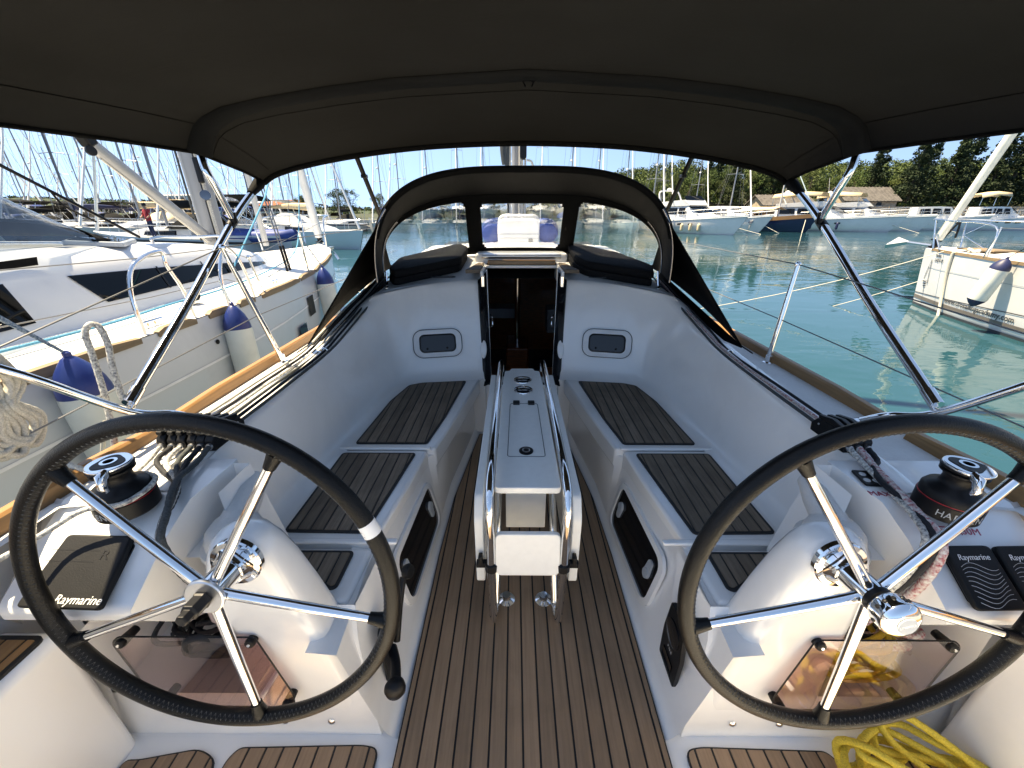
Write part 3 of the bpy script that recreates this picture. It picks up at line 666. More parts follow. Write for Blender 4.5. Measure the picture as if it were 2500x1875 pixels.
# --- rope clutches and organisers
def clutch(s, xs, label):
    t = thing('rope_clutch', label, 'rope clutch', (1.06*s, 1.12, .765))
    prof = [(1.045, .762), (1.045, .80), (1.06, .815), (1.12, .822), (1.18, .815), (1.20, .79), (1.195, .762)]
    for x in xs:
        b = MB(); b.add([(x*s+d, y, z) for d in (-.0135, .0135) for y, z in prof], [tuple(range(7)), tuple(range(7, 14))]+[(i, (i+1) % 7, 7+(i+1) % 7, 7+i) for i in range(7)])
        b = b.build('clutch_body', 'black', t, 20, bevel=.004)
        MB().add([(x*s+d, y, z) for d in (-.009, .009) for y, z in [(1.05, .816), (1.05, .828), (1.13, .838), (1.185, .826), (1.18, .812)]], [tuple(range(5)), tuple(range(5, 10))]+[(i, (i+1) % 5, 5+(i+1) % 5, 5+i) for i in range(5)]).build('lever', 'black', b, 20, bevel=.003)
        MB().lathe([(.0105, 0), (.0105, .006), (.0065, .007)], 14, axis((x*s, 1.045, .781), (0, -1, 0))).build('rope_hole', 'alu', b)
    x = xs[0]*s-.0145*s
    for y in (1.075, 1.165): MB().lathe([(.004, 0), (.003, .002), (.001, .002)], 8, axis((x, y, .80), (-s, 0, 0))).build('rivet', 'alu', t)
    return t
clutch(-1, (1.005, 1.033, 1.061, 1.095, 1.123, 1.157), 'bank of black rope clutches with six lines on the sunlit port deck')
clutch(1, (.985, 1.013, 1.041), 'black rope clutch block with two lines on the shaded starboard deck')
def deckz(x, y):
    x = abs(x); zi = np.interp(y, [.72, 1.0, 1.5, 2.0, 2.35, 2.6], [.752, .752, .776, .82, .885, .93])
    return float(np.interp(x, [1.0, 1.09, 1.125, 1.29], [zi, min(zi-.02, .765), .752, .738]))
for s, y, x0, n in ((-1, 2.42, .94, 4), (-1, 1.86, 1.0, 4), (1, 2.42, .94, 3), (1, 1.86, 1.015, 2)):
    t = thing('line_organiser', {(-1, 2.42): 'grey four hole line organiser at the port foot of the sprayhood', (-1, 1.86): 'slim steel guide over the bundle of lines on the port deck', (1, 2.42): 'grey three hole line organiser at the starboard foot of the sprayhood', (1, 1.86): 'slim steel guide over red flecked line on the starboard deck'}[(s, y)], 'organiser', (x0*s, y, deckz(x0, y)))
    for k in range(n):
        x = (x0+.034*k)*s; z = max(deckz(x, y), deckz(x0, y)-.05)+.004
        MB().tube([(x+.015*cos(a), y, z+.017*sin(a)+.006) for a in np.linspace(-.3, pi+.3, 12)], .0042, 8).build('guide', 'alu' if y > 2 else 'steel', t)
# lines running aft along the decks
def deckline(name, s, x1, x2, m, label, grp, r=.006, tail=None):
    P = []
    for y in (2.95, 2.6, 2.42, 2.1, 1.86, 1.5, 1.2):
        f = (2.6-y)/1.4; x = x1+(x2-x1)*min(1, max(0, f))
        z = max(deckz(x, y), np.interp(y, [1.2, 1.86, 2.42, 2.95], [.778, .80, .915, 1.01]))+.010
        P.append((x*s, y, z))
    o = MB().tube(cat(P, 4), r, 8).build(name, m, None, 60); tag(o, label, 'rope', grp)
G = 'lines led aft along the deck'
for i, (m, x1, x2, cl) in enumerate([('grey_rope', .945, 1.005, 'grey line nearest the port backrest leading forward to the sprayhood'), ('dark_rope', .975, 1.033, 'black line beside the grey one on the port deck'), ('grey_rope', 1.00, 1.061, 'grey green line in the middle of the port bundle'), ('fleck_rope', 1.025, 1.095, 'flecked white line in the port bundle leading to the clutches'), ('dark_rope', 1.05, 1.123, 'black line outboard in the port bundle'), ('white_rope', 1.07, 1.157, 'outermost white line on the sunlit port deck')]):
    deckline('rope', -1, x1, x2, m, cl, None)
deckline('rope', 1, .96, .985, 'grey_rope', 'grey line beside the red flecked line on the starboard deck', None)
deckline('rope', 1, .985, 1.013, 'red_rope', 'white line with red flecks leading to the starboard clutch', None)
deckline('rope', 1, 1.01, 1.041, 'dark_rope', 'black line outboard on the starboard deck', None)
# tails from the clutches to the winch and rope bin
def rope(pts, r, m, label, sm=6, n=8):
    o = twist(cat(pts, sm), r).build('rope', m, None, 80); return tag(o, label, 'rope')
rope([(-1.157, 1.04, .781), (-1.15, .98, .768), (-1.13, .90, .77), (-1.10, .87, .79), (-1.05, .86, .815), (-.99, .84, .818), (-.975, .79, .815), (-1.0, .745, .808), (-1.08, .735, .80), (-1.15, .70, .765), (-1.19, .62, .752), (-1.25, .52, .75), (-1.28, .40, .748)], .0062, 'fleck_rope', 'white flecked line wound on the sunlit port winch')
for i, (x, m) in enumerate([(1.123, 'dark_rope'), (1.095, 'fleck_rope'), (1.061, 'grey_rope'), (1.033, 'dark_rope'), (1.005, 'grey_rope')]):
    d = .012*i
    rope([(-x, 1.04, .781), (-x+.01, .97, .772), (-.985+.25*d, .88, .765+.4*d), (-.93+.1*d, .80, .768+.6*d), (-.905+.3*d, .74, .77+.3*d), (-.885+.2*d, .69, .73+.3*d), (-.872+.25*d, .70, .62), (-.865+.3*d, .74, .48), (-.87+.8*d, .78, .32), (-.93+d, .80, .17)], .0075, m, ['black line dropping from port clutch into the rope bin', 'flecked line dropping from port clutch into the rope bin', 'grey line over the console edge above the port rope bin', 'second black line falling beside the port instrument pod', 'dark grey line closest to the port pedestal'][i])
rope([(1.041, 1.04, .781), (1.03, .99, .772), (.985, .95, .77), (.955, .88, .772), (.95, .80, .768), (.925, .72, .768), (.91, .68, .735), (.90, .69, .62), (.89, .74, .45), (.92, .80, .25), (1.0, .82, .14)], .0075, 'dark_rope', 'black line curving from starboard clutch past the control keypad')
rope([(1.013, 1.04, .781), (1.0, .97, .77), (.968, .86, .772), (.945, .77, .770), (.935, .71, .765), (.925, .675, .73), (.925, .685, .60), (.92, .74, .42), (.96, .80, .24), (1.06, .80, .13)], .0095, 'red_rope', 'thick red flecked line dropping over the starboard console edge')
rope([(.985, 1.04, .781), (.975, .97, .772), (.958, .86, .765), (.93, .76, .765), (.905, .70, .75), (.895, .69, .66), (.885, .72, .50), (.95, .78, .28), (.9, .82, .14)], .0075, 'fleck_rope', 'white and grey flecked line dropping into the starboard rope bin')
# heaps of rope in the bins
def heap(s, m, n, r, label, cx=1.0, seed=1, zz=.165):
    rr = random.Random(seed); P = []
    for k in range(n):
        a = k*1.15+rr.uniform(-.3, .3); rad = rr.uniform(.4, 1.); P.append((s*(cx+.17*rad*cos(a)), (.80 if m == 'yellow_rope' else .84)+.10*rad*sin(a), zz+.16*k/n+rr.uniform(-.02, .03)))
    o = twist(cat(P, 6), r, .007, n=9).build('rope_heap', m, None, 80); return tag(o, label, 'rope')
heap(-1, 'dark_rope', 26, .008, 'tangled black line heaped in the port rope bin', .95, 3)
heap(-1, 'grey_rope', 16, .007, 'grey line coiled under the black heap in the port bin', 1.03, 5)
heap(1, 'red_rope', 22, .009, 'red flecked line heaped behind the smoked panel', 1.06, 8)
heap(1, 'yellow_rope', 34, .0085, 'yellow rope stuffed in the starboard rope bin', .96, 11, .165)
heap(1, 'dark_rope', 14, .007, 'black line tail coiled in the starboard rope bin', 1.0, 12, .2)
# knot of black line standing above the port bin edge
rope([(-.86, .73, .34), (-.85, .69, .40), (-.88, .675, .43), (-.92, .675, .41), (-.92, .68, .37), (-.88, .69, .38), (-.83, .69, .36), (-.80, .68, .40), (-.795, .675, .455)], .0085, 'dark_rope', 'loop of black line poking out above the smoked panel')
# yellow rope on the sole
rr = random.Random(4); P = []
for k in range(56):
    a = k*.62+rr.uniform(-.12, .12); rx = .16+rr.uniform(-.06, .05); ry = .095+rr.uniform(-.03, .03)
    P.append((1.02+rx*cos(a)+.03*sin(k*.7), .52+ry*sin(a), .016+.0021*k+rr.uniform(0, .012)))
P += [(1.0, .50, .15), (.94, .53, .155), (.88, .58, .15), (.845, .61, .10), (.85, .56, .04), (.84, .42, .03)]
tag(twist(cat(P, 6), .0092).build('yellow_rope', 'yellow_rope', None, 80), 'coil of yellow rope lying on the sole by the starboard wheel', 'rope')
rope([(1.19, .50, .10), (1.12, .57, .145), (1.03, .63, .18), (.975, .645, .19), (.955, .635, .165), (.985, .60, .12), (1.05, .54, .10)], .0092, 'yellow_rope', 'raised loop of yellow rope leaning on the starboard console')

# --- instruments
t = thing('display_cover', 'large black sun cover on the sunlit port chartplotter', 'cover', (-1.08, .66, .66))
M = frame((-1.083, .676, .664), (1, -.03, 0), (-.04, .84, .50))
MB().prism(roundpoly([(-.090, -.078), (.105, -.078), (.085, .082), (-.078, .082)], .012), 0, .018, fn=lambda v: M @ V(v)).build('cover', 'black_cover', t, 30, bevel=.005)
MB().prism(rrect(.18, .135, .01), -.03, .001, fn=lambda v: M @ V(v)).build('mount', 'black', t, 30)
txt('brand_text', 'Raymarine', .026, M @ Mx.Translation((.048, -.060, .0185)), 'white_paint', t, .0002, shear=.15)
txt('emboss', 'R', .03, M @ Mx.Translation((.048, .035, .018)), 'black', t, .001, sx=1.3)
for y in (.02, .045): MB().box(M @ V((-.03, y, .018)), (.12, .0015, .001), M.to_3x3()).build('ridge', 'black', t, 0)
for x, lb in ((1.035, 'black instrument cover beside the pedestal with wavy embossed lines'), (1.156, 'black instrument cover outboard on the starboard pod')):
    t = thing('instrument_cover', lb, 'cover', (x, .63, .70))
    M = frame((x, .672, .666), (1, .02, 0), (.04, .80, .56)) @ Mx.Diagonal((1.12, 1.12, 1, 1))
    MB().prism(roundpoly([(-.05, -.062), (.052, -.062), (.05, .06), (-.05, .06)], .012), 0, .016, fn=lambda v: M @ V(v)).build('cover', 'black_cover', t, 30, bevel=.005)
    MB().prism(rrect(.085, .10, .01), -.03, .001, fn=lambda v: M @ V(v)).build('mount', 'black', t, 30)
    txt('brand_text', 'Raymarine', .016, M @ Mx.Translation((0, .036, .0165)), 'white_paint', t, .0002, shear=.1)
    for k in range(9):
        MB().tube([M @ V((-.038+.0076*i, .018-.0085*k+.008*sin(i*.55+k*.35), .0162)) for i in range(11)], .0006, 3).build('wave_line', 'gel_grey', t, 0)
t = thing('control_keypad', 'small dark keypad with five round buttons on the starboard deck', 'keypad', (.965, .925, .752))
M = frame((.965, .925, .754), (1, -.1, 0), (.1, 1, 0))
MB().prism(roundpoly([(-.04, -.035), (.04, -.035), (.034, .035), (-.034, .035)], .006), 0, .006, fn=lambda v: M @ V(v)).build('plate', 'black', t, 30, bevel=.002)
for x, y in ((-.017, .014), (.017, .014), (-.024, -.015), (0, -.015), (.024, -.015)):
    MB().lathe([(.009, .006), (.008, .008), (.001, .008)], 14, M @ Mx.Translation((x, y, 0))).build('button', 'gel_far', t)
for body, p, sz, lb in (('MAX 5 S', (.955, .86, .7535), .026, 'red lettering with the crew limit on the starboard deck'), ('DRAFT 2,30M', (1.035, .762, .7215), .024, 'red lettering with the draft above the instrument covers')):
    o = txt('lettering', body, sz, frame(p, (1, -.10, 0), (.1, 1, 0) if body[0] == 'M' else (.1, .80, .45)), 'red_text'); tag(o, lb, 'lettering')
# --- gear lever and engine panel
t = thing('gear_lever', 'black gear lever with ball knob on the port console', 'gear lever', (-.455, .86, .12))
M = frame((-.452, .80, .20), (0, -1, 0), (0, .12, 1))
if M.col[2][0] < 0: M = frame((-.452, .80, .20), (0, 1, 0), (0, .12, 1))
MB().prism(rrect(.075, .24, .02), -.004, .006, fn=lambda v: M @ V(v)).build('base_plate', 'black', t, 30, bevel=.002)
MB().tube(cat([(-.435, .80, .20), (-.41, .75, .205), (-.395, .70, .205)], 4), .0145, 12).build('lever_arm', 'black', t)
MB().lathe([(.010, -.024), (.024, -.018), (.030, -.004), (.030, .005), (.023, .016), (.006, .022)], 24, axis((-.392, .68, .207), (.15, -1, .25))).build('knob', 'black', t)
MB().tube(cat([(-.435, .84, .17), (-.43, .90, .27), (-.425, .95, .33)], 4), .011, 10).build('handle', 'black', t)
MB().lathe([(.012, -.014), (.021, -.012), (.025, 0), (.021, .012), (.012, .014)], 20, axis((-.41, .96, .345), (1, -.3, .2))).build('ball', 'black', t)
t = thing('engine_panel', 'black engine control panel with round dial on the starboard console', 'panel', (.455, .80, .08))
M = frame((.449, .815, .205), (0, 1, 0), (0, .12, 1))
if M.col[2][0] > 0: M = frame((.449, .815, .205), (0, -1, 0), (0, .12, 1))
MB().prism(roundpoly([(-.06, -.125), (.06, -.125), (.065, 0), (.05, .125), (-.05, .125), (-.065, 0)], .01), -.01, .006, fn=lambda v: M @ V(v)).build('plate', 'black', t, 30, bevel=.003)
MB().lathe([(.044, .006), (.044, .010), (.040, .011)], 30, M @ Mx.Translation((0, .045, 0))).build('dial_ring', 'black_gloss', t)
d = MB().lathe([(.039, .0095), (.001, .0097)], 30, M @ Mx.Translation((0, .045, 0))).build('dial', 'white_paint', t)
MB().box(M @ V((.008, .05, .0105)), (.002, .03, .001), M.to_3x3() @ Mx.Rotation(.6, 3, 'Z')).build('needle', 'grey_text', d, 0)
for i in range(9):
    a = R_(-30+30*i); MB().box(M @ V((.033*cos(a), .045+.033*sin(a), .0102)), (.007, .0018, .0008), M.to_3x3() @ Mx.Rotation(a, 3, 'Z')).build('tick', 'grey_text', d, 0)
txt('mark', 'P N E', .013, M @ Mx.Translation((0, -.03, .0065)), 'white_paint', t, .0002)
MB().box(M @ V((0, -.085, .007)), (.07, .05, .004), M.to_3x3()).build('keys', 'black_gloss', t, 0)

# --- cushions on the cabin top
def cushion(s, pts, z, h, label, seed=0):
    q = roundpoly(pts, .035, 4); n = len(q); cx = sum(p[0] for p in q)/n; cy = sum(p[1] for p in q)/n
    rows = []
    for k, (f, dz) in enumerate([(.965, 0), (.99, .004), (1., .012), (1., h-.012), (.99, h-.004), (.965, h), (.55, h+.003), (.05, h+.004)]):
        rows.append([((cx+(x-cx)*f)*s, cy+(y-cy)*f, z+dz+(roofz(cx+(x-cx)*f, cy+(y-cy)*f)-roofz(cx, cy))) for x, y in q])
    o = MB().loft(rows, True, True).build('cushion', 'cushion', None, 25); tag(o, label, 'cushion')
cl = [(.44, 2.93), (.86, 2.68), (.93, 2.80), (.92, 3.05), (.50, 3.38), (.42, 3.25)]
zr = roofz(.67, 3.0)
cushion(-1, cl, zr+.004, .048, 'lower charcoal cushion of the stack beside the port organiser')
cushion(-1, [(x-.005, y+.012) for x, y in cl], zr+.054, .048, 'upper charcoal cushion of the stack beside the port organiser')
cr = [(.37, 2.98), (.44, 2.84), (.86, 2.66), (.90, 2.82), (.74, 3.15), (.43, 3.42), (.36, 3.3)]
zr = roofz(.6, 3.0)
cushion(1, cr, zr+.004, .048, 'lower charcoal cushion of the stack on the starboard cabin top')
cushion(1, [(x+.012, y+.015) for x, y in cr], zr+.054, .048, 'upper charcoal cushion of the stack on the starboard cabin top')

# --- sprayhood
t = thing('sprayhood', 'black canvas sprayhood with three clear vinyl windows over the companionway', 'sprayhood', (0, 2.8, 1.0))
def archA(a):   # aft bow, a in 0..pi
    c_, s_ = cos(a), sin(a); e = .62
    return V((.905*math.copysign(abs(c_)**e, c_), 2.50-.02*s_, 1.06+.617*abs(s_)**.72 if s_ > 0 else 1.06))
def archB(a):
    c_, s_ = cos(a), sin(a); e = .66
    return V((1.0*math.copysign(abs(c_)**e, c_), 3.0-.06*(1-s_), 1.06+.512*abs(s_)**.74 if s_ > 0 else 1.06))
def baseC(a):
    c_, s_ = cos(a), sin(a); x = 1.04*math.copysign(abs(c_)**.66, c_)
    y = 3.05+.34*s_**.8; return V((x, y, roofz(min(abs(x), .95), y)+.012-.10*max(0, abs(x)-.85)))
AA = np.linspace(.0001, pi-.0001, 97)
MB().loft([[archA(a)*(1-v)+archB(a)*v+V((0, 0, .012*sin(pi*v)*sin(a))) for a in AA] for v in (0, .25, .5, .75, 1)]).build('roof', 'hood_cloth', t, 60)
# front: fabric with window openings
NV = 44; UU = np.linspace(0, 1, 321)
def front(u, v): a = .0001+(pi-.0002)*u; return archB(a)*(1-v)+baseC(a)*v
def ux(x): return min(np.linspace(0, .5, 2001), key=lambda u: abs(front(u, 0).x-x))
U1, U2, U3 = ux(.29), ux(.405), ux(.975)
def inwin(u, v):
    w = min(u, 1-u)
    def rr_(p, lo, hi, q, a, b, rx, ry):
        dx = max(lo+rx-p, p-hi+rx, 0)/rx; dy = max(a+ry-q, q-b+ry, 0)/ry; return lo < p < hi and a < q < b and dx*dx+dy*dy < 1
    if rr_(w, U1, 1.5, v, .13, .88, .008, .09): return 'c'
    if rr_(w, U3, U2, v, .10, .91, .010, .10): return 'r' if u < .5 else 'l'
    return None
vs = [front(u, v) for v in np.linspace(0, 1, NV) for u in UU]; nU = len(UU); cells = {'c': [], 'l': [], 'r': [], None: []}
for j in range(NV-1):
    for i in range(nU-1):
        cells[inwin((UU[i]+UU[i+1])/2, (j+.5)/(NV-1))].append((j*nU+i, j*nU+i+1, (j+1)*nU+i+1, (j+1)*nU+i))
def sub(fs, off):
    used = sorted({i for f in fs for i in f}); mp = {k: n for n, k in enumerate(used)}
    return MB().add([vs[k]+V((0, off, 0)) for k in used], [tuple(mp[i] for i in f) for f in fs])
sub(cells[None], 0).build('front_panel', 'canvas_dark', t, 60, solid=.003)
for k in 'clr': sub(cells[k], .001).build('window', 'vinyl', t, 80)
# hoops, sleeve, stitched edges
MB().tube([archA(a)+V((0, .0, -.004)) for a in np.linspace(.30, pi-.30, 60)], .019, 8).build('edge_sleeve', 'canvas_dark', t, 60)
for f, nm in ((archA, 'hoop'), (archB, 'hoop')):
    for a0, a1 in ((.0001, .62), (pi-.62, pi-.0001)):
        MB().tube([f(a)*.985+V((0, -.012, .016)) for a in np.linspace(a0, a1, 24)], .0075, 10).build(nm, 'steel_dark', t, 60)
for s in SX:
    lo = [V((1.185*s, 2.05, .785)), V((1.17*s, 2.35, .80)), V((1.12*s, 2.7, .83)), V((1.06*s, 2.98, .93))]
    k0 = 0.0001 if s > 0 else pi-.0001; k1 = .72 if s > 0 else pi-.72
    upA = [archA(k0+(k1-k0)*q) for q in np.linspace(0, 1, 10)]; upB = [archB(k0+(k1-k0)*q) for q in np.linspace(0, 1, 10)]
    tip = V((1.185*s, 2.05, .785))
    rows = []
    for q in range(10):
        e0 = tip+(archA(k1)-tip)*(q/9); e1 = upB[q]; mid = [e0*(1-w)+e1*w+V((.03*s*sin(pi*w), 0, 0)) for w in np.linspace(0, 1, 9)]
        rows.append(mid)
    MB().loft(rows).build('side_wing', 'canvas_dark', t, 60, solid=.004)
    low = [tip*(1-w)+upB[0]*w for w in np.linspace(0, 1, 9)]
    dk = [V((p.x, p.y, max(.775, deckz(p.x, p.y)-.01))) for p in low]
    MB().loft([low, dk]).build('wing_skirt', 'canvas_dark', t, 60, solid=.004)
    MB().tube([tip, V((1.215*s, 1.99, .765))], .004, 6).build('strap', 'black', t)
    MB().tube([archB(k0)+V((-.02*s, -.02, .0)), archA(k0)*.985+V((0, .16, -.05))], .008, 8).build('hoop_leg', 'steel', t)
    MB().lathe([(.016, -.01), (.016, .01), (.006, .014)], 10, axis(archA(k0)*.985+V((0, .17, -.05)), (s, 0, 0))).build('hoop_pivot', 'steel', t)

# --- bimini
# bimini stretched over the cockpit
t = thing('bimini', 'dark grey canvas bimini stretched over a steel tube frame', 'bimini', (0, 1.0, .9))
ST = [(2.45, 1.812, 1.612, 1.45, .06, .35), (2.28, 1.865, 1.645, 1.44, .03, .7), (1.95, 1.965, 1.69, 1.425, 0, 1.), (1.6, 1.985, 1.683, 1.43, 0, .8), (1.2, 2.0, 1.668, 1.44, 0, .6), (.95, 2.01, 1.667, 1.445, 0, .6), (.72, 1.99, 1.66, 1.445, 0, .7)]
PX = [0, .377, .574, .764, .876, .938, .965, .986, 1.0]; PZ = [1, .903, .80, .67, .564, .43, .318, .15, 0]
def bim(k, x, dz=0):   # k fractional station, x in -1..1 across
    i = min(int(k), len(ST)-2); f = k-i; a, b = ST[i], ST[i+1]; y, zc, ze, hw, bow, pr = (p*(1-f)+q*f for p, q in zip(a, b)); ax = abs(x)
    g = pr*float(np.interp(ax, PX, PZ))+(1-pr)*(1-ax**2.35)
    return V((x*hw, y+bow*(1-x*x), ze+(zc-ze)*g+dz))
XS = [math.copysign(1-(1-abs(q))**2.4, q) for q in np.linspace(-1, 1, 81)]
MB().loft([[bim(k, x) for x in XS] for k in np.linspace(0, len(ST)-1, 57)]).build('canopy', 'canvas', t, 60)
MB().tube([bim(0, x, -.010) for x in XS], .014, 8).build('front_hem', 'canvas_dark', t, 60)
zig = []
for i, x in enumerate(np.linspace(-.97, .97, 260)): zig.append(bim(.05, x, -.016+.004*sin(i*.9)))
MB().tube(zig, .0013, 4).build('zip', 'stitch', t, 0)
for s in SX: MB().tube([bim(k, s*.999, -.004) for k in np.linspace(0, len(ST)-1, 40)], .007, 6).build('side_hem', 'canvas_dark', t, 60)
for s in SX: MB().tube([bim(k, s*.955, -.003) for k in np.linspace(.3, len(ST)-1, 40)], .0016, 4).build('seam', 'canvas_dark', t, 0)
# pocket round the main bow
rows = []; BP = [bim(2, x) for x in XS]
for i, p in enumerate(BP):
    tg = (BP[min(i+1, len(BP)-1)]-BP[max(i-1, 0)]).normalized(); nn = V((tg.z, 0, -tg.x)); nn = nn if nn.z < 0 or abs(nn.z) < .05 and nn.x*p.x < 0 else -nn
    e = abs(XS[i])**6
    w = .040+.022*e; h = .026+.020*e
    rows.append([p+V((0, w*cos(a), 0))+nn*(h*abs(sin(a))**.6-.002) for a in np.linspace(0, pi, 11)])
MB().loft(rows).build('bow_pocket', 'canvas', t, 60)
for k in (1.72, 2.15): MB().tube([bim(k, x, -.003) for x in XS[3:-3]], .0014, 4).build('stitch_line', 'canvas_dark', t, 0)
for s in SX:
    z1 = [bim(1.86, s*(.955+.004*i), -.012+.006*(i % 2)) for i in range(11)]
    MB().tube(z1, .002, 4).build('pocket_zip', 'stitch', t, 0)
h = MB(); 
for d in (-.02, .02): h.tube([(d, 1.90, 1.925), (d*.6, 1.885, 1.905)], .003, 6)
h.tube([(-.025, 1.905, 1.928), (.025, 1.905, 1.928)], .003, 6); h.build('centre_buckle', 'black', t)
for s in SX:
    b = V((1.30*s, 1.135, .885)); c1 = V((1.455*s, 2.41, 1.60))
    mid = b+(c1-b)*.5
    pole = MB().tube(cat([b, b+(c1-b)*.35, b+(c1-b)*.72+V((0, 0, .02)), c1], 8), .0165, 14).build('pole', 'steel', t, 60)
    MB().tube([c1+(b-c1)*.10+V((0, 0, .014)), c1], [.018, .03], 10).build('pole_sleeve', 'canvas_dark', t)
    jt = b+(c1-b)*.70+V((0, 0, .018))
    e = bim(2, s*.998)
    MB().tube(cat([e+V((0, .01, -.02)), e+V((-.012*s, .0, -.075)), e+V((-.02*s, .02, -.14)), jt+V((-.012*s, 0, .02))], 6), .0150, 12).build('bow_tube', 'steel', t, 60)
    MB().tube([jt+(c1-b).normalized()*-.03, jt+(c1-b).normalized()*.03], .0205, 12).build('joint', 'black', t)
    MB().tube([jt+V((-.012*s, 0, .05)), jt+V((-.010*s, 0, 0))], .0175, 10).build('brace_end', 'black', t)
    MB().tube([b+(c1-b).normalized()*.06, b], [.0195, .0195], 12).build('pole_end', 'steel', t)
    f = MB(); f.box(b+V((0, -.005, -.03)), (.014, .03, .05)); f.tube([b+V((-.012, 0, -.012)), b+V((.012, 0, -.012))], .007, 8); f.build('pole_foot', 'steel', t, 30, bevel=.003)
    # webbing to the sprayhood
    w0 = bim(0, s*.635, -.02)+V((0, .0, 0)); w1 = V((.99*s, 3.05, 1.36))
    if s < 0: w0 = V((-.925, w0.y, w0.z))
    MB().tube([w0, w0+(w1-w0)*.5, w1], .014, 8, flat=.5).build('webbing', 'black', t)
    MB().box(w0+(w1-w0)*.22, (.03, .04, .02)).build('buckle', 'black', t, 0, bevel=.003)

# --- pushpit rails, stanchions, wires
for s, lb in zip(SX, ('bent steel pushpit rail on the port quarter carrying the mooring rope', 'bent steel pushpit rail on the starboard quarter')):
    t = thing('pushpit_rail', lb, 'rail', (1.27*s, 1.15, .75))
    P = cat([(1.235*s, 1.29, .745), (1.255*s, 1.225, .80), (1.30*s, 1.125, .862), (1.40*s, .95, 1.078), (1.46*s, .8, 1.19), (1.49*s, .5, 1.26), (1.49*s, -.3, 1.28)], 6)
    MB().tube(P, .0128, 14).build('tube', 'steel', t, 60)
    MB().lathe([(.026, 0), (.026, .004), (.014, .010)], 16, Mx.Translation((1.235*s, 1.29, .738))).build('foot', 'steel', t)
for s, lb in zip(SX, ('polished steel stanchion on the port toe rail in front of the neighbouring yacht', 'polished steel stanchion on the starboard toe rail against open water')):
    t = thing('stanchion', lb, 'stanchion', (1.26*s, 1.93, .75))
    tp = V((1.30*s, 1.955 if s > 0 else 1.76, 1.225 if s > 0 else 1.315)); bs = V((1.262*s, 1.925, .745))
    MB().tube([bs, bs+(tp-bs)*.55, tp], [.0125, .0118, .009], 12).build('post', 'steel', t)
    MB().lathe([(.026, 0), (.026, .004), (.016, .008), (.014, .04)], 16, Mx.Translation(bs-V((0, 0, .008)))).build('base', 'steel', t)
    MB().lathe([(.006, -.008), (.014, -.002), (.014, .004), (.004, .012)], 12, axis(tp, (0, 1, 0))).build('cap', 'steel', t)
    mid = bs+(tp-bs)*.45
    for k, (p, zr) in enumerate(((tp, .30), (mid, .12))):
        a = V((1.37*s, .92, 1.13 if k == 0 else .90)); f = V((1.30*s, 4.6, p.z+.02)); q = [a, p, f]
        MB().tube(q, .0026, 6).build('lifeline', 'wire', t)

# --- mast, halyards, foredeck dinghy
t = thing('mast', 'our own alloy mast rising behind the sprayhood with halyards and black block', 'mast', (-.03, 5.3, .9))
MB().lathe([(.075, 0), (.075, 12.)], 20, Mx.Translation((-.03, 5.3, .95)) @ Mx.Diagonal((.75, 1., 1, 1))).build('mast_tube', 'mast_alu', t)
for x, m in ((-.13, 'grey_rope'), (-.105, 'white_rope'), (.01, 'white_rope'), (.04, 'white_rope'), (.075, 'fleck_rope')):
    MB().tube([(x, 5.16, 1.2), (x*.9-.01, 5.18, 4.5)], .012, 6).build('halyard', m, t)
MB().prism(rrect(.075, .20, .036), 0, .05, fn=lambda v: (.045+v[0], 5.05+v[2], 2.10+v[1])).build('block', 'black', t, 30, bevel=.01)
MB().tube(cat([(-.17, 5.15, 2.4), (-.19, 5.12, 2.15), (-.16, 5.1, 1.95), (-.14, 5.12, 2.2)], 5), .03, 8).build('rope_hank', 'grey_rope', t)
MB().tube(cat([(.09, 5.1, 2.0), (.14, 5.08, 1.98), (.16, 5.1, 1.9), (.11, 5.1, 1.86)], 5), .012, 8).build('rope_end', 'white_rope', t)
t = thing('cabin_dinghy', 'small white and blue inflatable dinghy stowed on the cabin top behind the clear window', 'dinghy', (0, 4.6, 1.08))
for s in SX:
    MB().tube(cat([(.29*s, 4.38, 1.235), (.31*s, 4.7, 1.23), (.28*s, 5.0, 1.22), (.17*s, 5.14, 1.22)], 6), .115, 16).build('tube', 'blue_cover', t, 60)
    MB().lathe([(.115, 0), (.10, -.03), (.04, -.055), (.01, -.06)], 16, axis((.29*s, 4.38, 1.235), (0, 1, 0))).build('tube_end', 'blue_cover', t)
MB().prism(rrect(.43, .31, .07, 6), 0, .12, fn=lambda v: (-.01+v[0], 4.30+v[2], 1.245+v[1])).build('transom', 'white_paint', t, 30, bevel=.03, seg=3)
MB().box((-.01, 4.297, 1.21), (.43, .014, .012)).build('strap', 'gel_grey', t, 0)
MB().box((.115, 4.292, 1.155), (.045, .012, .035)).build('drain_bung', 'black', t, 0, bevel=.008)

# ================================================================== SETTING
m = bpy.data.materials.new('water'); m.use_nodes = True; MATS['water'] = m
n = m.node_tree.nodes; l = m.node_tree.links; b = n['Principled BSDF']
b.inputs['Base Color'].default_value = (.013, .056, .074, 1); b.inputs['Roughness'].default_value = .03; b.inputs['IOR'].default_value = 1.333
tc = n.new('ShaderNodeTexCoord')
def nz_(sc, det, mapx=(1, 1, 1), dist=0.):
    mp = n.new('ShaderNodeMapping'); mp.inputs['Scale'].default_value = mapx; l.new(tc.outputs['Object'], mp.inputs[0])
    z = n.new('ShaderNodeTexNoise'); z.inputs['Scale'].default_value = sc; z.inputs['Detail'].default_value = det; z.inputs['Distortion'].default_value = dist
    l.new(mp.outputs[0], z.inputs['Vector']); return z
z1 = nz_(1.1, 3, (.7, 1.3, 1), .6); z2 = nz_(4.5, 2, (.7, 1.3, 1), .4); z3 = nz_(.16, 2, (.6, 1.2, 1))
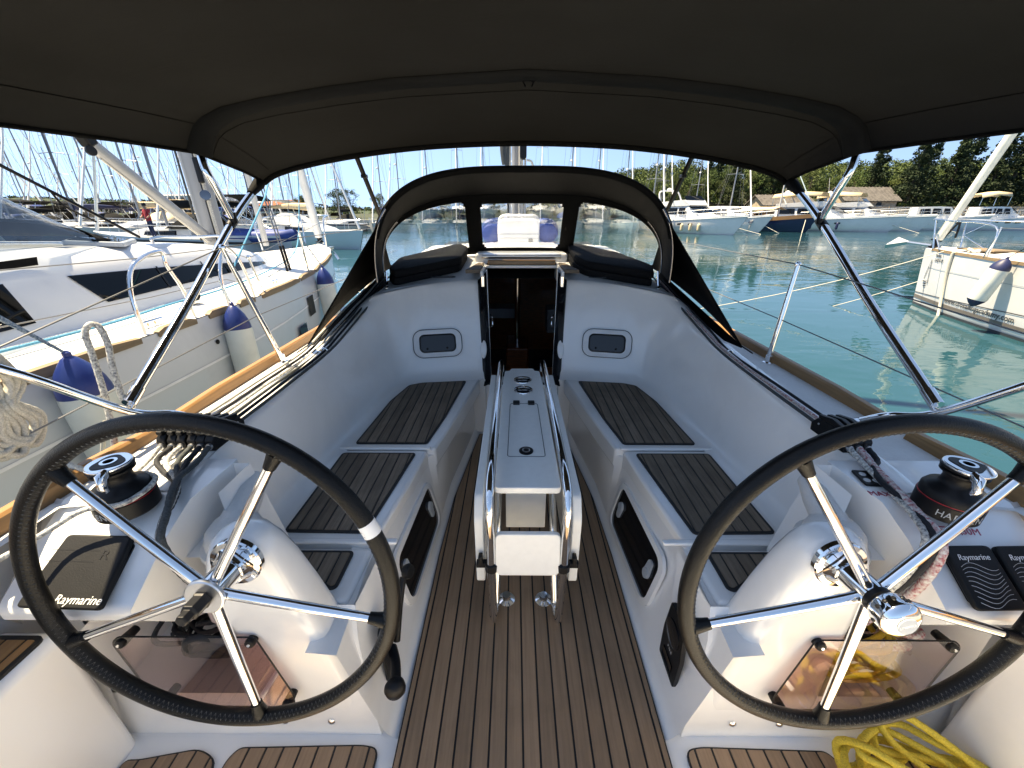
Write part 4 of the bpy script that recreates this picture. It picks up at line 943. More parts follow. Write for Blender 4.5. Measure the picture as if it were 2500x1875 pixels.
# wind patches: ripples come and go
cr = n.new('ShaderNodeMapRange'); cr.inputs['From Min'].default_value = .42; cr.inputs['From Max'].default_value = .62; cr.inputs['To Min'].default_value = .25; cr.inputs['To Max'].default_value = 1.
l.new(z3.outputs[0], cr.inputs[0])
m1 = n.new('ShaderNodeMath'); m1.operation = 'MULTIPLY'; l.new(z2.outputs[0], m1.inputs[0]); m1.inputs[1].default_value = .22
m2 = n.new('ShaderNodeMath'); m2.operation = 'ADD'; l.new(z1.outputs[0], m2.inputs[0]); l.new(m1.outputs[0], m2.inputs[1])
m3 = n.new('ShaderNodeMath'); m3.operation = 'MULTIPLY'; l.new(m2.outputs[0], m3.inputs[0]); l.new(cr.outputs[0], m3.inputs[1])
bp = n.new('ShaderNodeBump'); bp.inputs['Strength'].default_value = .42; bp.inputs['Distance'].default_value = .085
l.new(m3.outputs[0], bp.inputs['Height']); l.new(bp.outputs[0], b.inputs['Normal'])
w = MB().add([(-2500, -2500, WATER), (2500, -2500, WATER), (2500, 2500, WATER), (-2500, 2500, WATER)], [(0, 1, 2, 3)]).build('water', 'water', None, 0); w['kind'] = 'structure'

def leafmat(name, c1, c2, rnd=.2):
    m = mat(name, c1, .7, var=.3, scale=.5, col2=c2, rnd=rnd, spec=.2); b = m.node_tree.nodes['Principled BSDF']
    b.inputs['Subsurface Weight'].default_value = 0
    return m
leafmat('leaf_oak', (.062, .095, .024), (.024, .044, .012)); leafmat('leaf_olive', (.10, .125, .036), (.04, .06, .017)); leafmat('leaf_cypress', (.026, .044, .018), (.010, .019, .008)); leafmat('leaf_wood', (.085, .112, .03), (.028, .048, .014), 0)
mat('hill_green', (.042, .064, .028), .95, var=.4, scale=.35, col2=(.016, .03, .013))
def leaves(centers, radii, nper, size, seed, squash=1.):
    """leaf-sized quads spread through clumps"""
    r = np.random.default_rng(seed); N = nper*len(centers)
    C = np.repeat(np.asarray(centers, float), nper, 0); Rd = np.repeat(np.asarray(radii, float), nper)
    d = r.normal(size=(N, 3)); d /= np.linalg.norm(d, axis=1)[:, None]
    rad = Rd*(r.random(N)**.45); P = C+d*rad[:, None]*np.array([1, 1, squash])
    a = r.normal(size=(N, 3)); a /= np.linalg.norm(a, axis=1)[:, None]; a = a*.8+d*.0; bb = np.cross(a, r.normal(size=(N, 3))); bb /= np.linalg.norm(bb, axis=1)[:, None]
    sz = size*(.6+.8*r.random(N))[:, None]
    v = np.stack([P-a*sz-bb*sz*.5, P+a*sz-bb*sz*.5, P+a*sz*.8+bb*sz*.6, P-a*sz*.7+bb*sz*.5], 1).reshape(-1, 3)
    return v, np.arange(4*N).reshape(-1, 4)
def leafmesh(name, v, f, m):
    me = bpy.data.meshes.new(name); me.from_pydata(v.tolist(), [], f.tolist()); me.materials.append(MATS[m]); return me
def tree(name, kind, h, seed, m):
    """one tree at the origin: trunk with limbs and a leafy crown"""
    r = random.Random(seed); t = thing(name, 'x', 'tree')
    tr = MB(); tr.tube([(0, 0, -.5), (.05, 0, h*.25), (.1, .05, h*.6), (.1, .05, h*.9)], [h*.03, h*.022, h*.012, h*.003], 8)
    cs = []; rs = []
    if kind == 'broad':
        for k in range(26):
            a = r.uniform(0, 2*pi); q = r.uniform(.28, .95); w = h*.36*math.sin(pi*min(1, (q-.12)/.95))**.7*r.uniform(.35, 1.)
            cs.append((w*cos(a), w*sin(a), h*q)); rs.append(h*r.uniform(.08, .15))
            if k % 4 == 0: tr.tube([(.05, 0, h*q*.5), (w*cos(a)*.6, w*sin(a)*.6, h*q*.85), (w*cos(a), w*sin(a), h*q)], [h*.01, h*.006, h*.002], 5)
        v, f = leaves(cs, rs, 110, h*.015, seed)
    else:
        for k in range(130):
            q = r.uniform(.05, 1.)**1.15; a = r.uniform(0, 2*pi); w = h*.25*(1-q)**.75*r.uniform(.2, 1.1)
            cs.append((w*cos(a), w*sin(a), h*q)); rs.append(h*(.030+.062*(1-q)))
        v, f = leaves(cs, rs, 52, h*.0125, seed, .7)
    tr.build('trunk', 'bark', t)
    me = leafmesh('crown', v, f, m); o = bpy.data.objects.new('crown', me); COL.objects.link(o); par(o, t)
    return t
BANK = .62   # quay level above sole datum
# land on the far side: quay, road, rising wooded hill
def ground(x, y):
    q = max(0, y-64); z = BANK+np.interp(y, [57.4, 60, 63, 70, 82, 100, 130], [0, 0.1, .9, 1.9, 3.2, 5.0, 6.5])
    z = BANK+(z-BANK)*min(1, max(.12, (x+6)/26))
    return float(z+max(0, min(1, (x-14)/30))*np.interp(y, [60, 75, 95, 130], [0, .6, 2.4, 4.0]))
vs = []; xs = np.linspace(-40, 170, 64); ys = [57.4, 60, 62, 64, 67, 70, 75, 80, 86, 93, 102, 115, 135]
for y in ys:
    for x in xs: vs.append((x, y, ground(x, y)))
nx = len(xs)
g = MB().add(vs, [(j*nx+i, j*nx+i+1, (j+1)*nx+i+1, (j+1)*nx+i) for j in range(len(ys)-1) for i in range(nx-1)]).build('hillside', 'soil', None, 60); g['kind'] = 'structure'
q = MB().box((65, 57.45, -.2), (212, .9, 1.64)).build('quay', 'quay', None, 0); q['kind'] = 'structure'
for x in np.arange(-36, 168, 6.): MB().box((x, 56.93, .38), (5.9, .14, .5)).build('coping_stone', 'quay', q, 0, bevel=.03)
# woodland on the hill as one mass
cs = []; rs = []
r = random.Random(21)
for k in range(820):
    x = r.uniform(12, 150); y = 68+57*r.random()**1.3; hh = r.uniform(2.2, 4.0)*(.75 if y < 74 else 1); z0 = ground(x, y)
    for j in range(3):
        rad = hh*r.uniform(.36, .55); cs.append((x+r.uniform(-1, 1)*rad, y+r.uniform(-1, 1)*rad, z0+hh*(.35+.3*j)*r.uniform(.8, 1.1))); rs.append(rad*(1.05-.22*j))
v, f = leaves(cs, rs, 56, .17, 5, .8)
o = bpy.data.objects.new('woodland', leafmesh('woodland', v, f, 'leaf_wood')); COL.objects.link(o); o['kind'] = 'stuff'; o['label'] = 'dense green mixed wood covering the hill behind the quay'; o['category'] = 'wood'
# single trees along the shore
protos = [(tree('broadleaf_tree', 'broad', 5.0, 31, 'leaf_oak'), 'dark green broadleaf tree on the far shore'), (tree('broadleaf_tree', 'broad', 4.6, 32, 'leaf_olive'), 'pale olive green leafy tree on the far shore'), (tree('cypress_tree', 'cone', 7.0, 33, 'leaf_cypress'), 'tall dark conical cypress standing in front of the wood'), (tree('cypress_tree', 'cone', 7.6, 34, 'leaf_cypress'), 'broad dark conifer in the row above the stone quay wall')]
spots = []
r = random.Random(9)
for x in (44.5, 47.2, 40.0): spots.append((2, x*.86, 69, 1.0))
for x, y, sc in ((57.5, 64, .98), (60.5, 66, 1.05), (63.5, 64.5, 1.0), (66.5, 66, 1.15), (70, 65, 1.1), (74, 66, 1.2), (78, 65, 1.15), (82, 67, 1.25), (87, 66, 1.2), (54.5, 67, .9)): spots.append((3, x, y, sc*1.3))
for k in range(24): spots.append((k % 2, 22+k*2.1+r.uniform(-.8, .8), r.uniform(67, 73), r.uniform(.75, 1.1)))
for k in range(16): spots.append((k % 2, -34+k*3.4+r.uniform(-.8, .8), r.uniform(62, 68), r.uniform(.55, .9)))
for k in range(3): spots.append((2, 30+k*1.9, 72+k, .8+.1*k))
used = set()
for k, x, y, sc in spots:
    p, lb = protos[k]; lb = lb.replace('on the far shore', 'on the bank beyond the sprayhood' if x < 20 else 'at the foot of the wooded hill'); loc = (x, y, ground(x, y)-.1); grp = lb+'s'
    if k not in used: p.location = loc; p.scale = (sc,)*3; p['label'] = lb; p['group'] = grp; used.add(k); continue
    dup(p, loc, r.uniform(0, 6), lb, grp, sc)
# hedge and stone retaining wall on the right
hd = [(x, 63.6+.3*math.sin(x), 2.35+.15*math.sin(x*1.7)) for x in np.arange(54, 71, .5)]
v, f = leaves(hd, [.55]*len(hd), 70, .16, 77, .7); o = bpy.data.objects.new('hedge', leafmesh('hedge', v, f, 'leaf_olive')); COL.objects.link(o); tag(o, 'clipped green hedge along the top of the stone wall', 'hedge')
sw = thing('stone_wall', 'low rough stone wall behind the quay beneath the conifers', 'wall', (62, 61, .7))
st = MB().box((0, 0, 0), (.62, .3, .28)).mesh('stone', 'stone', 0)
for row in range(5):
    for i in range(44):
        o = bpy.data.objects.new('stone', st); COL.objects.link(o); o.location = (49.5+i*.66+(.33 if row % 2 else 0)+r.uniform(-.03, .03), 61.1+.12*row+r.uniform(-.05, .05), .95+row*.30); o.rotation_euler = (0, 0, r.uniform(-.06, .06)); o.scale = (r.uniform(.9, 1.04), 1, r.uniform(.88, 1.03)); par(o, sw)
# sheds and houses
def shed(x0, x1, y, z0, h, depth, rh, wallm, roofm, label, wins=(), rows=10):
    t = thing('stone_shed' if wallm == 'stone' else 'building', label, 'building', ((x0+x1)/2, y+depth/2, z0))
    b = MB(); b.add([(x0, y, z0-.6), (x1, y, z0-.6), (x1, y+depth, z0-.6), (x0, y+depth, z0-.6), (x0, y, z0+h), (x1, y, z0+h), (x1, y+depth, z0+h), (x0, y+depth, z0+h), (x0, y+depth/2, z0+h+rh), (x1, y+depth/2, z0+h+rh)], [(0, 1, 5, 4), (1, 2, 6, 9, 5), (2, 3, 7, 6), (3, 0, 4, 8, 7)]); b.build('wall', wallm, t, 0)
    rf = MB(); e = .35
    for sg, ya, yb in ((1, y-e, y+depth/2), (-1, y+depth+e, y+depth/2)):
        rf.add([(x0-e, ya, z0+h-.12), (x1+e, ya, z0+h-.12), (x1+e, yb, z0+h+rh+.1), (x0-e, yb, z0+h+rh+.1)], [(0, 1, 2, 3)])
    ro = rf.build('roof', roofm, t, 0, solid=.14)
    if rh > .3:
        k = int((x1-x0)/.45)
        for i in range(k+1):
            xx = x0-e+(x1-x0+2*e)*i/k; MB().tube([(xx, y-e, z0+h-.05), (xx, y+depth/2, z0+h+rh+.17)], .07, 5).build('tile_ridge', roofm, ro, 0)
    for (wx, wz, ww, wh) in wins:
        wn_ = MB().box((wx, y-.02, wz), (ww, .12, wh)).build('window', 'far_glass', t, 0)
        MB().box((wx, y-.07, wz-wh/2), (ww+.12, .1, .07)).build('sill', 'plaster_white', wn_, 0)
    return t
shed(35.8, 42.8, 62, 1.5, 1.0, 5, 1.25, 'stone', 'roof_tile', 'long low stone shed with weathered tile roof behind the motor yachts', [(36.9, 2.0, .7, .5), (38.7, 2.0, .7, .5), (40.6, 2.0, .7, .5)])
shed(47.6, 55.0, 62.6, 2.0, 1.1, 5, 1.7, 'stone', 'roof_tile', 'stone shed with sloping brown tile roof beside the conifers', [(49.5, 2.6, .7, .5), (52.5, 2.6, .7, .5)])
# left shore: long low ridge, marina hotel, red roofed house
vs = []; X = np.linspace(-620, 40, 130); prof = [0, .35, .75, 1., .9]
rg = np.random.default_rng(3)
for j, yy in enumerate((262, 275, 295, 320, 360)):
    for x in X:
        base = np.interp(x, [-620, -420, -300, -230, -150, -90, 40], [14, 13, 9.4, 8.0, 5.2, 3.4, 2.0]); vs.append((x, yy+rg.uniform(-4, 4), -.6+(base+.6)*prof[j]*(1+.04*math.sin(x*.11+j)+rg.uniform(-.05, .05) if j else 1)))
k = len(X); o = MB().add(vs, [(j*k+i, j*k+i+1, (j+1)*k+i+1, (j+1)*k+i) for j in range(4) for i in range(k-1)]).build('ridge', 'hill_green', None, 0); o['kind'] = 'structure'
cs = [(x+rg.uniform(-3, 3), yy, -.6+(np.interp(x, [-620, -420, -300, -230, -150, -90, 40], [14, 13, 9.4, 8.0, 5.2, 3.4, 2.0])+.6)*p+.4) for x in np.linspace(-560, 20, 240) for yy, p in ((274, .35), (296, .78), (320, 1.))]
v, f = leaves(cs, [2.6]*len(cs), 26, .62, 8, .55); o = bpy.data.objects.new('ridge_wood', leafmesh('ridge_wood', v, f, 'leaf_wood')); COL.objects.link(o); o['kind'] = 'stuff'; o['label'] = 'scrubby green wood along the low far ridge'; o['category'] = 'wood'
hw = [(-96+1.9*i, 3.4+1.5*k, 1.2, .95) for i in range(8) for k in range(2)]
shed(-98, -80.5, 118, .6, 5.3, 9, .2, 'plaster_white', 'plaster_white', 'white flat roofed marina building with rows of dark windows', [(x, z, w_, h_) for x, z, w_, h_ in hw])
shed(-76, -60, 118, .4, 3.0, 9, 1.3, 'plaster', 'roof_red', 'long ochre house with bright red tile roof behind the masts', [(-74+2.6*i, 2.4, .9, .9) for i in range(6)])
def pier(x0, x1, y, wd=1.8):
    p = MB().box(((x0+x1)/2, y, WATER+.32), (x1-x0, wd, .36)).build('pontoon', 'quay', None, 0); tag(p, 'floating concrete pontoon between the rows of sailboats', 'pontoon', 'pontoons in the marina')
dk_ = MB().box((0, -5.2, -.30), (80, 4.4, .5)).build('dock', 'quay', None, 0); dk_['kind'] = 'structure'
for x in np.arange(-39, 40, 2.): MB().box((x, -5.2, -.045), (1.97, 4.36, .03)).build('slab', 'quay', dk_, 0)
pier(-74, -19, 36.2); pier(-80, -10, 53); pier(-84, -30, 70)

# ================================================================== BOATS AFLOAT
def hull_rows(L, bw, bs, z_sh, z_bow, n=13, rake=.5, keel=-.45, flare=1.):
    rows = []
    for i in range(n):
        t = i/(n-1); y = -L/2+L*t
        f = (1-max(0, (t-.42)/.58)**2.3)*(.86+.14*min(1, t/.3))
        if i == n-1: f = .012
        zs = z_sh+(z_bow-z_sh)*t**2; k = rake*max(0, (t-.55)/.45)**2
        rows.append([(-bs*f, y+k, zs), (-bs*f*.985, y+k*.6, zs*.55), (-bw*f, y, .03), (-bw*f*.75, y-.1*k, keel*.6), (0, y-.3*k, keel), (bw*f*.75, y-.1*k, keel*.6), (bw*f, y, .03), (bs*f*.985, y+k*.6, zs*.55), (bs*f, y+k, zs)])
    return rows
def sailboat(hullm, cover, hood, L=9.6, mast_h=12.5, stripe=None, mastm='mast_alu', genoa='white_paint'):
    t = thing('sailboat', 'x', 'sailboat', (0, 0, 0)); B = L*.165
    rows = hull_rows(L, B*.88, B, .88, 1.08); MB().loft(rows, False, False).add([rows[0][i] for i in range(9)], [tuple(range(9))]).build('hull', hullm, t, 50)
    if stripe:
        for sg in (0, 8): 
            a = [V(rw[sg]) for rw in rows]; MB().loft([[p+V((.012*(1 if sg else -1), 0, -.10)) for p in a], [p+V((.012*(1 if sg else -1), 0, -.20)) for p in a]]).build('stripe', stripe, t, 60)
    MB().loft([[V(rw[0]), V((0, rw[0][1], rw[0][2]+.05)), V(rw[8])] for rw in rows]).build('deck', 'gel_far', t, 60)
    cr_ = []
    for y, hw_, z in [(-L*.18, B*.62, .48), (-L*.12, B*.64, .50), (L*.08, B*.58, .44), (L*.2, B*.46, .30), (L*.28, B*.32, .10)]:
        cr_.append([(-hw_, y, .85), (-hw_*.9, y, .9+z*.8), (-hw_*.6, y, .92+z), (hw_*.6, y, .92+z), (hw_*.9, y, .9+z*.8), (hw_, y, .85)])
    MB().loft(cr_).add(cr_[0], [tuple(range(6))]).build('coachroof', 'gel_far', t, 35)
    for sg in (-1, 1):
        MB().add([(sg*(B*.60+.02), -L*.10, 1.02), (sg*(B*.56+.03), L*.10, 1.0), (sg*(B*.535+.03), L*.09, 1.17), (sg*(B*.565+.03), -L*.10, 1.22)], [(0, 1, 2, 3)]).build('window', 'far_glass', t, 0)
        MB().add([(sg*(B*.975+.012), -L*.05, .62), (sg*(B*.975+.012), L*.03, .62), (sg*(B*.975+.014), L*.03, .74), (sg*(B*.975+.014), -L*.05, .74)], [(0, 1, 2, 3)]).build('hull_window', 'far_glass', t, 0)
    hd_ = [[(B*.66*cos(a), y, 1.3+zz*sin(a)**.7) for a in np.linspace(.01, pi-.01, 13)] for y, zz in ((-L*.21, .72), (-L*.13, .66), (-L*.05, .06))]
    MB().loft(hd_).build('sprayhood', hood, t, 60)
    bi = [[(B*.8*cos(a)**1, y, 2.55+.25*sin(a)) for a in np.linspace(.01, pi-.01, 9)] for y in (-L*.44, -L*.26)]
    bm_ = MB().loft(bi).build('bimini_top', hood, t, 60, solid=.03)
    for sg in (-1, 1):
        for y in (-L*.44, -L*.26): MB().tube([(sg*B*.8, y, 2.55), (sg*B*.85, -L*.36, .9)], .02, 5).build('bimini_pole', 'steel_far', bm_)
    ym = L*.06
    mt = MB().tube([(0, ym, 1.3), (0, ym-.05, mast_h*.6), (0, ym-.22, mast_h)], [.068, .064, .045], 8).build('mast', mastm, t)
    for z, wz in ((.42, .85), (.68, .65)): MB().tube([(-wz, ym-.15, mast_h*z), (0, ym, mast_h*z+.05), (wz, ym-.15, mast_h*z)], .026, 5).build('spreader', mastm, mt)
    MB().lathe([(.10, 0), (.13, .06), (.10, .14), (.02, .17)], 8, Mx.Translation((.12, ym+.18, mast_h*.52))).build('radar_dome', 'white_paint', mt)
    MB().tube([(0, ym-.12, 2.35), (0, ym-1.9, 2.42), (0, -L*.38, 2.38)], [.19, .15, .07], 8, flat=1.2).build('boom_cover', cover, t)
    MB().tube([(0, L*.49+.3, 1.15), (0, L*.30, mast_h*.45), (0, ym-.1, mast_h*.96)], [.075, .065, .02], 6).build('furled_jib', genoa, t)
    rg_ = MB()
    for sg in (-1, 1):
        rg_.tube([(sg*B*.92, ym-.1, .95), (sg*.85, ym-.15, mast_h*.42), (sg*.65, ym-.15, mast_h*.68), (0, ym-.15, mast_h*.95)], .011, 4, caps=False); rg_.tube([(sg*B*.85, ym-.45, .95), (0, ym, mast_h*.66)], .009, 4, caps=False)
        rg_.tube([(sg*B*.7, -L*.48, .95), (0, ym-.4-L*.2, mast_h*.40), (0, ym-.22, mast_h*.99)], .009, 4, caps=False)
    rg_.build('rigging', 'wire', t, 0)
    rl = MB()
    for sg in (-1, 1):
        pts = [V(rw[0 if sg < 0 else 8])*1. for rw in rows[1:-1]]
        rl.tube([p+V((0, 0, .55)) for p in pts]+[V((0, L*.5+.35, 1.65))], .012, 4, caps=False)
        for p in pts[::2]: rl.tube([p, p+V((0, 0, .55))], .012, 4, caps=False)
    rl.build('guard_rail', 'steel_far', t, 0)
    return t
VAR = [(sailboat('gel_far', 'blue_cover', 'blue_cover', 9.6, 12.6), 'white sailboat with royal blue sail cover and canopy in the marina'),
       (sailboat('gel_far', 'canvas', 'canvas', 10.2, 13.2, 'navy'), 'white sailboat with charcoal canvas and navy hull stripe in the marina'),
       (sailboat('gel_far', 'cream', 'cream', 9.0, 11.8), 'white sailboat with cream canvas covers in the marina'),
       (sailboat('hull_blue', 'navy', 'canvas', 10.4, 13.5, None, 'mast_dark'), 'dark navy hulled sailboat with dark mast in the marina'),
       (sailboat('hull_aqua', 'canvas', 'canvas', 10.0, 13.0), 'pale grey blue hulled sailboat with charcoal canvas in the marina')]
places = []
r = random.Random(17)
for i in range(10): places.append((-22.5-4.6*i, 31.0+r.uniform(-.4, .4), pi+r.uniform(-.05, .05)))
for i in range(10): places.append((-20.5-5.0*i, 41.4+r.uniform(-.4, .4), r.uniform(-.05, .05)))
for i in range(13): places.append((-14.5-4.9*i, 48.+r.uniform(-.4, .4), pi+r.uniform(-.05, .05)))
for i in range(10): places.append((-34-5.0*i, 64.8+r.uniform(-.5, .5), pi+r.uniform(-.05, .05)))
for i in range(10): places.append((-13+3.2*i+r.uniform(-.2, .2), 50.2+r.uniform(-.6, .6), pi+r.uniform(-.07, .07)))
for i in range(11): places.append((-33-5.2*i, 81+r.uniform(-.5, .5), r.uniform(-.05, .05)))
for i in range(3): places.append((17.5+4.1*i, 52.3, pi+r.uniform(-.06, .06)))
ROWS = ['behind the neighbouring yacht']*10+['on the first pontoon']*10+['in the second row']*13+['in the last row by the ridge']*10+['in the row beyond the sprayhood']*10+['far back under the ridge']*11+['behind the flybridge yacht']*3
used = set()
order = [0, 1, 1, 4, 3, 0, 3, 2, 1, 4]
for i, (x, y, a) in enumerate(places):
    k = order[(i*7+i//4) % 10]; p, lb = VAR[k]; lb = lb.replace('in the marina', ROWS[i]); loc = (x, y, WATER); grp = lb.replace('sailboat', 'sailboats', 1); sc = r.uniform(.9, 1.12)
    if k not in used: o = p; p.location = loc; p['label'] = lb; p['group'] = grp; p.scale = (sc,)*3; used.add(k)
    else: o = dup(p, loc, a, lb, grp, sc)
    o.rotation_euler = (r.uniform(-.012, .022), r.uniform(-.02, .02), a)
# two nearer individuals on the left
gs = sailboat('gel_grey', 'canvas', 'canvas', 10.5, 13.4, 'black'); gs.location = (-17.2, 21.5, WATER); gs.rotation_euler = (0, 0, R_(78)); gs['label'] = 'grey hulled sailboat with black band and blue dinghy hanging at its stern'
o = txt('ring_mark', 'O', .5, frame((1.76, -2.9, .74), (0, 1, 0), (0, 0, 1)), 'white_paint', gs, .003)
ws = sailboat('hull_aqua', 'cream', 'gel_far', 9.8, 12.8); ws.location = (-13.4, 27.3, WATER); ws.rotation_euler = (0, 0, R_(-122)); ws['label'] = 'pale hulled sailboat with two dark hull windows lying across the channel'
# blue covered dinghy on davits
t = thing('dinghy', 'inflatable dinghy under a royal blue cover hanging behind the grey sailboat', 'dinghy', (-12.1, 20.0, .15))
for s in (-1, 1): MB().tube(cat([(-13.6, 20.0+.42*s, .42), (-12.2, 20.0+.5*s, .42), (-11.0, 20.0+.4*s, .44), (-10.6, 20.0, .5)], 5), .26, 12).build('tube', 'blue_cover', t, 60)
MB().prism(roundpoly([(-13.7, 19.55), (-10.9, 19.6), (-10.6, 20), (-10.9, 20.4), (-13.7, 20.45)], .2), .46, .80, fn=lambda v: (v[0], v[1], v[2]-.10*(v[0]+13.7)/3)).build('cover', 'blue_cover', t, 50, bevel=.12, seg=3)
MB().box((-12.2, 19.27, .44), (2.6, .05, .10)).build('rubbing_strake', 'gel_far', t, 0)
MB().tube([(-13.4, 20, .8), (-14.2, 20.4, 1.5)], .03, 6).build('davit', 'steel_far', t)
MB().tube([(-11.6, 20, .75), (-13.8, 20.6, 1.6)], .03, 6).build('davit', 'steel_far', t)

def motoryacht(L, label, loc, rot, canopy=None, fly=True, hullm='gel_white'):
    t = thing('motor_yacht', label, 'motor yacht', (0, 0, 0)); B = L*.17
    rows = hull_rows(L, B*.8, B, 1.05, 1.55, rake=1.1); MB().loft(rows).add(rows[0], [tuple(range(9))]).build('hull', hullm, t, 50)
    MB().loft([[V(rw[0]), V((0, rw[0][1], rw[0][2]+.06)), V(rw[8])] for rw in rows]).build('deck', 'gel_white', t, 60)
    for sg in (0, 8): MB().tube([V(rw[sg])+V((.01 if sg else -.01, 0, -.12)) for rw in rows], .04, 5).build('rubbing_strake', 'gel_grey', t)
    sup = []
    for y, hw_, z in [(-L*.30, B*.80, 1.15), (-L*.05, B*.82, 1.2), (L*.08, B*.74, 1.15), (L*.20, B*.60, .5), (L*.34, B*.32, .06)]:
        sup.append([(-hw_, y, 1.0), (-hw_*.94, y, 1.1+z*.35), (-hw_*.84, y, 1.12+z), (hw_*.84, y, 1.12+z), (hw_*.94, y, 1.1+z*.35), (hw_, y, 1.0)])
    MB().loft(sup).add(sup[0], [tuple(range(6))]).build('saloon', 'gel_white', t, 30)
    for sg in (-1, 1):
        for y0, y1 in ((-L*.27, -L*.14), (-L*.125, -L*.01), (.005*L, L*.085)):
            MB().add([(sg*(B*.80), y0, 1.62), (sg*(B*.79), y1, 1.60), (sg*(B*.725), y1-.1, 2.12), (sg*(B*.735), y0, 2.14)], [(0, 1, 2, 3)]).build('window', 'far_glass', t, 0)
        for y in (-L*.1, L*.05, L*.17): MB().add([(sg*(B*.985), y, .70), (sg*(B*.98), y+.5, .72), (sg*(B*.99), y+.5, .86), (sg*(B*.99), y, .84)], [(0, 1, 2, 3)]).build('porthole', 'far_glass', t, 0)
    for k, (xa, xb) in enumerate(((-.68, -.24), (-.22, .22), (.24, .68))):
        MB().add([(B*xa*.93, L*.195, 1.72), (B*xb*.93, L*.195, 1.72), (B*xb, L*.10, 2.2), (B*xa, L*.10, 2.2)], [(0, 1, 2, 3)]).build('windscreen', 'far_glass', t, 0)
    if fly:
        fb = [[(-B*.78*k_, y, 2.28), (-B*.80*k_, y, 2.28+h_), (B*.80*k_, y, 2.28+h_), (B*.78*k_, y, 2.28)] for y, h_, k_ in ((-L*.30, .32, 1), (-L*.05, .45, 1), (L*.05, .5, .9), (L*.10, .06, .8))]
        MB().loft(fb).build('flybridge', 'gel_white', t, 30)
        MB().add([(-B*.66, L*.055, 2.78), (B*.66, L*.055, 2.78), (B*.58, L*.02, 3.12), (-B*.58, L*.02, 3.12)], [(0, 1, 2, 3)]).build('fly_screen', 'far_glass', t, 0)
        ar = MB().tube(cat([(-B*.78, -L*.22, 2.5), (-B*.74, -L*.26, 3.3), (-B*.5, -L*.27, 3.62), (B*.5, -L*.27, 3.62), (B*.74, -L*.26, 3.3), (B*.78, -L*.22, 2.5)], 4), .075, 8).build('radar_arch', 'gel_white', t)
        MB().lathe([(.05, 0), (.24, .05), (.24, .16), (.05, .24)], 10, Mx.Translation((0, -L*.27, 3.66))).build('radar', 'white_paint', ar); MB().tube([(.5, -L*.27, 3.6), (.5, -L*.3, 5.2)], .015, 4).build('antenna', 'white_paint', ar)
    if canopy:
        cn = [[(-B*.82, y, z-.35), (-B*.6, y, z), (B*.6, y, z), (B*.82, y, z-.35)] for y, z in ((-L*.34, 3.5), (-L*.15, 3.75), (L*.02, 3.6))]
        cm = MB().loft(cn).build('canopy', canopy, t, 60, solid=.04)
        for sg in (-1, 1):
            for y in (-L*.33, L*.01): MB().tube([(sg*B*.8, y, 3.2), (sg*B*.76, y, 2.4)], .025, 5).build('canopy_pole', 'steel_far', cm)
    rl = MB()
    for sg in (0, 8):
        pts = [V(rw[sg]) for rw in rows[5:]]
        rl.tube([p+V((0, 0, .62)) for p in pts], .018, 4); rl.tube([p+V((0, 0, .33)) for p in pts], .012, 4)
        for p in pts: rl.tube([p, p+V((0, 0, .62))], .014, 4)
    rl.build('bow_rail', 'steel_far', t, 0)
    t.location = loc; t.rotation_euler = (0, 0, rot); t.scale = (1.12, 1.12, 1.18); return t
def ropeline(a, b, sag=.15, r=.02, m='white_rope', label='', grp=None):
    a, b = V(a), V(b); o = MB().tube([a+(b-a)*k/8-V((0, 0, sag*4*(k/8)*(1-k/8))) for k in range(9)], r, 5).build('mooring_line', m); tag(o, label, 'rope', grp); return o
motoryacht(10.8, 'white flybridge motor yacht with three tan fenders beside the open water', (19.0, 47.0, WATER), R_(205))
motoryacht(7.6, 'small white motor cruiser without flybridge next to the wooden boat', (24.6, 49.8, WATER), R_(208), None, False)
motoryacht(12.6, 'large white motor yacht with grey enclosed aft deck and row of fenders', (37.2, 52.8, WATER), R_(222), 'cream')
motoryacht(11.2, 'white motor yacht under a peaked beige tarpaulin', (43.2, 54.4, WATER), R_(220), 'cream')
motoryacht(7.5, 'low white motorboat with tan canopy at the stone quay', (52.8, 53.8, WATER), R_(250), None, False)
motoryacht(7.2, 'white sports boat with cream bimini moored along the grey quay', (60.5, 54.2, WATER), R_(255), 'cream', False)
# old wooden boat
t = thing('wooden_boat', 'old wooden boat with dark navy hull and varnished bulwark under a cream awning', 'boat', (0, 0, 0))
rows = hull_rows(10.5, 1.5, 1.8, 1.25, 1.95, rake=.9); MB().loft(rows).build('hull', 'hull_blue', t, 50)
for sg in (0, 8): MB().loft([[V(rw[sg])+V((.02 if sg else -.02, 0, .02)) for rw in rows], [V(rw[sg])+V((.03 if sg else -.03, 0, -.38)) for rw in rows]]).build('bulwark', 'varnish', t, 60)
MB().loft([[V(rw[0])-V((0, 0, .2)), V((0, rw[0][1], rw[0][2]-.15)), V(rw[8])-V((0, 0, .2))] for rw in rows]).build('deck', 'varnish', t, 60)
MB().box((0, -.8, 1.7), (1.9, 3.6, .9)).build('deckhouse', 'varnish', t, 30, bevel=.08)
for s in SX:
    for y in (-2., -.9, .2): MB().box((.96*s, y, 1.8), (.03, .7, .35)).build('window', 'far_glass', t, 0)
MB().loft([[(-1.6, y, 2.35), (0, y, 2.65), (1.6, y, 2.35)] for y in (-4.6, 2.)]).build('awning', 'cream', t, 0, solid=.03)
MB().tube([(0, 1.9, 1.4), (0, 1.7, 8.5)], [.10, .05], 8).build('mast', 'gel_far', t)
MB().tube([(0, 5.6, 2.0), (0, 1.75, 8.0)], .05, 6).build('furled_jib', 'hull_aqua', t)
t.location = (29.6, 51.6, WATER); t.rotation_euler = (0, 0, R_(214))
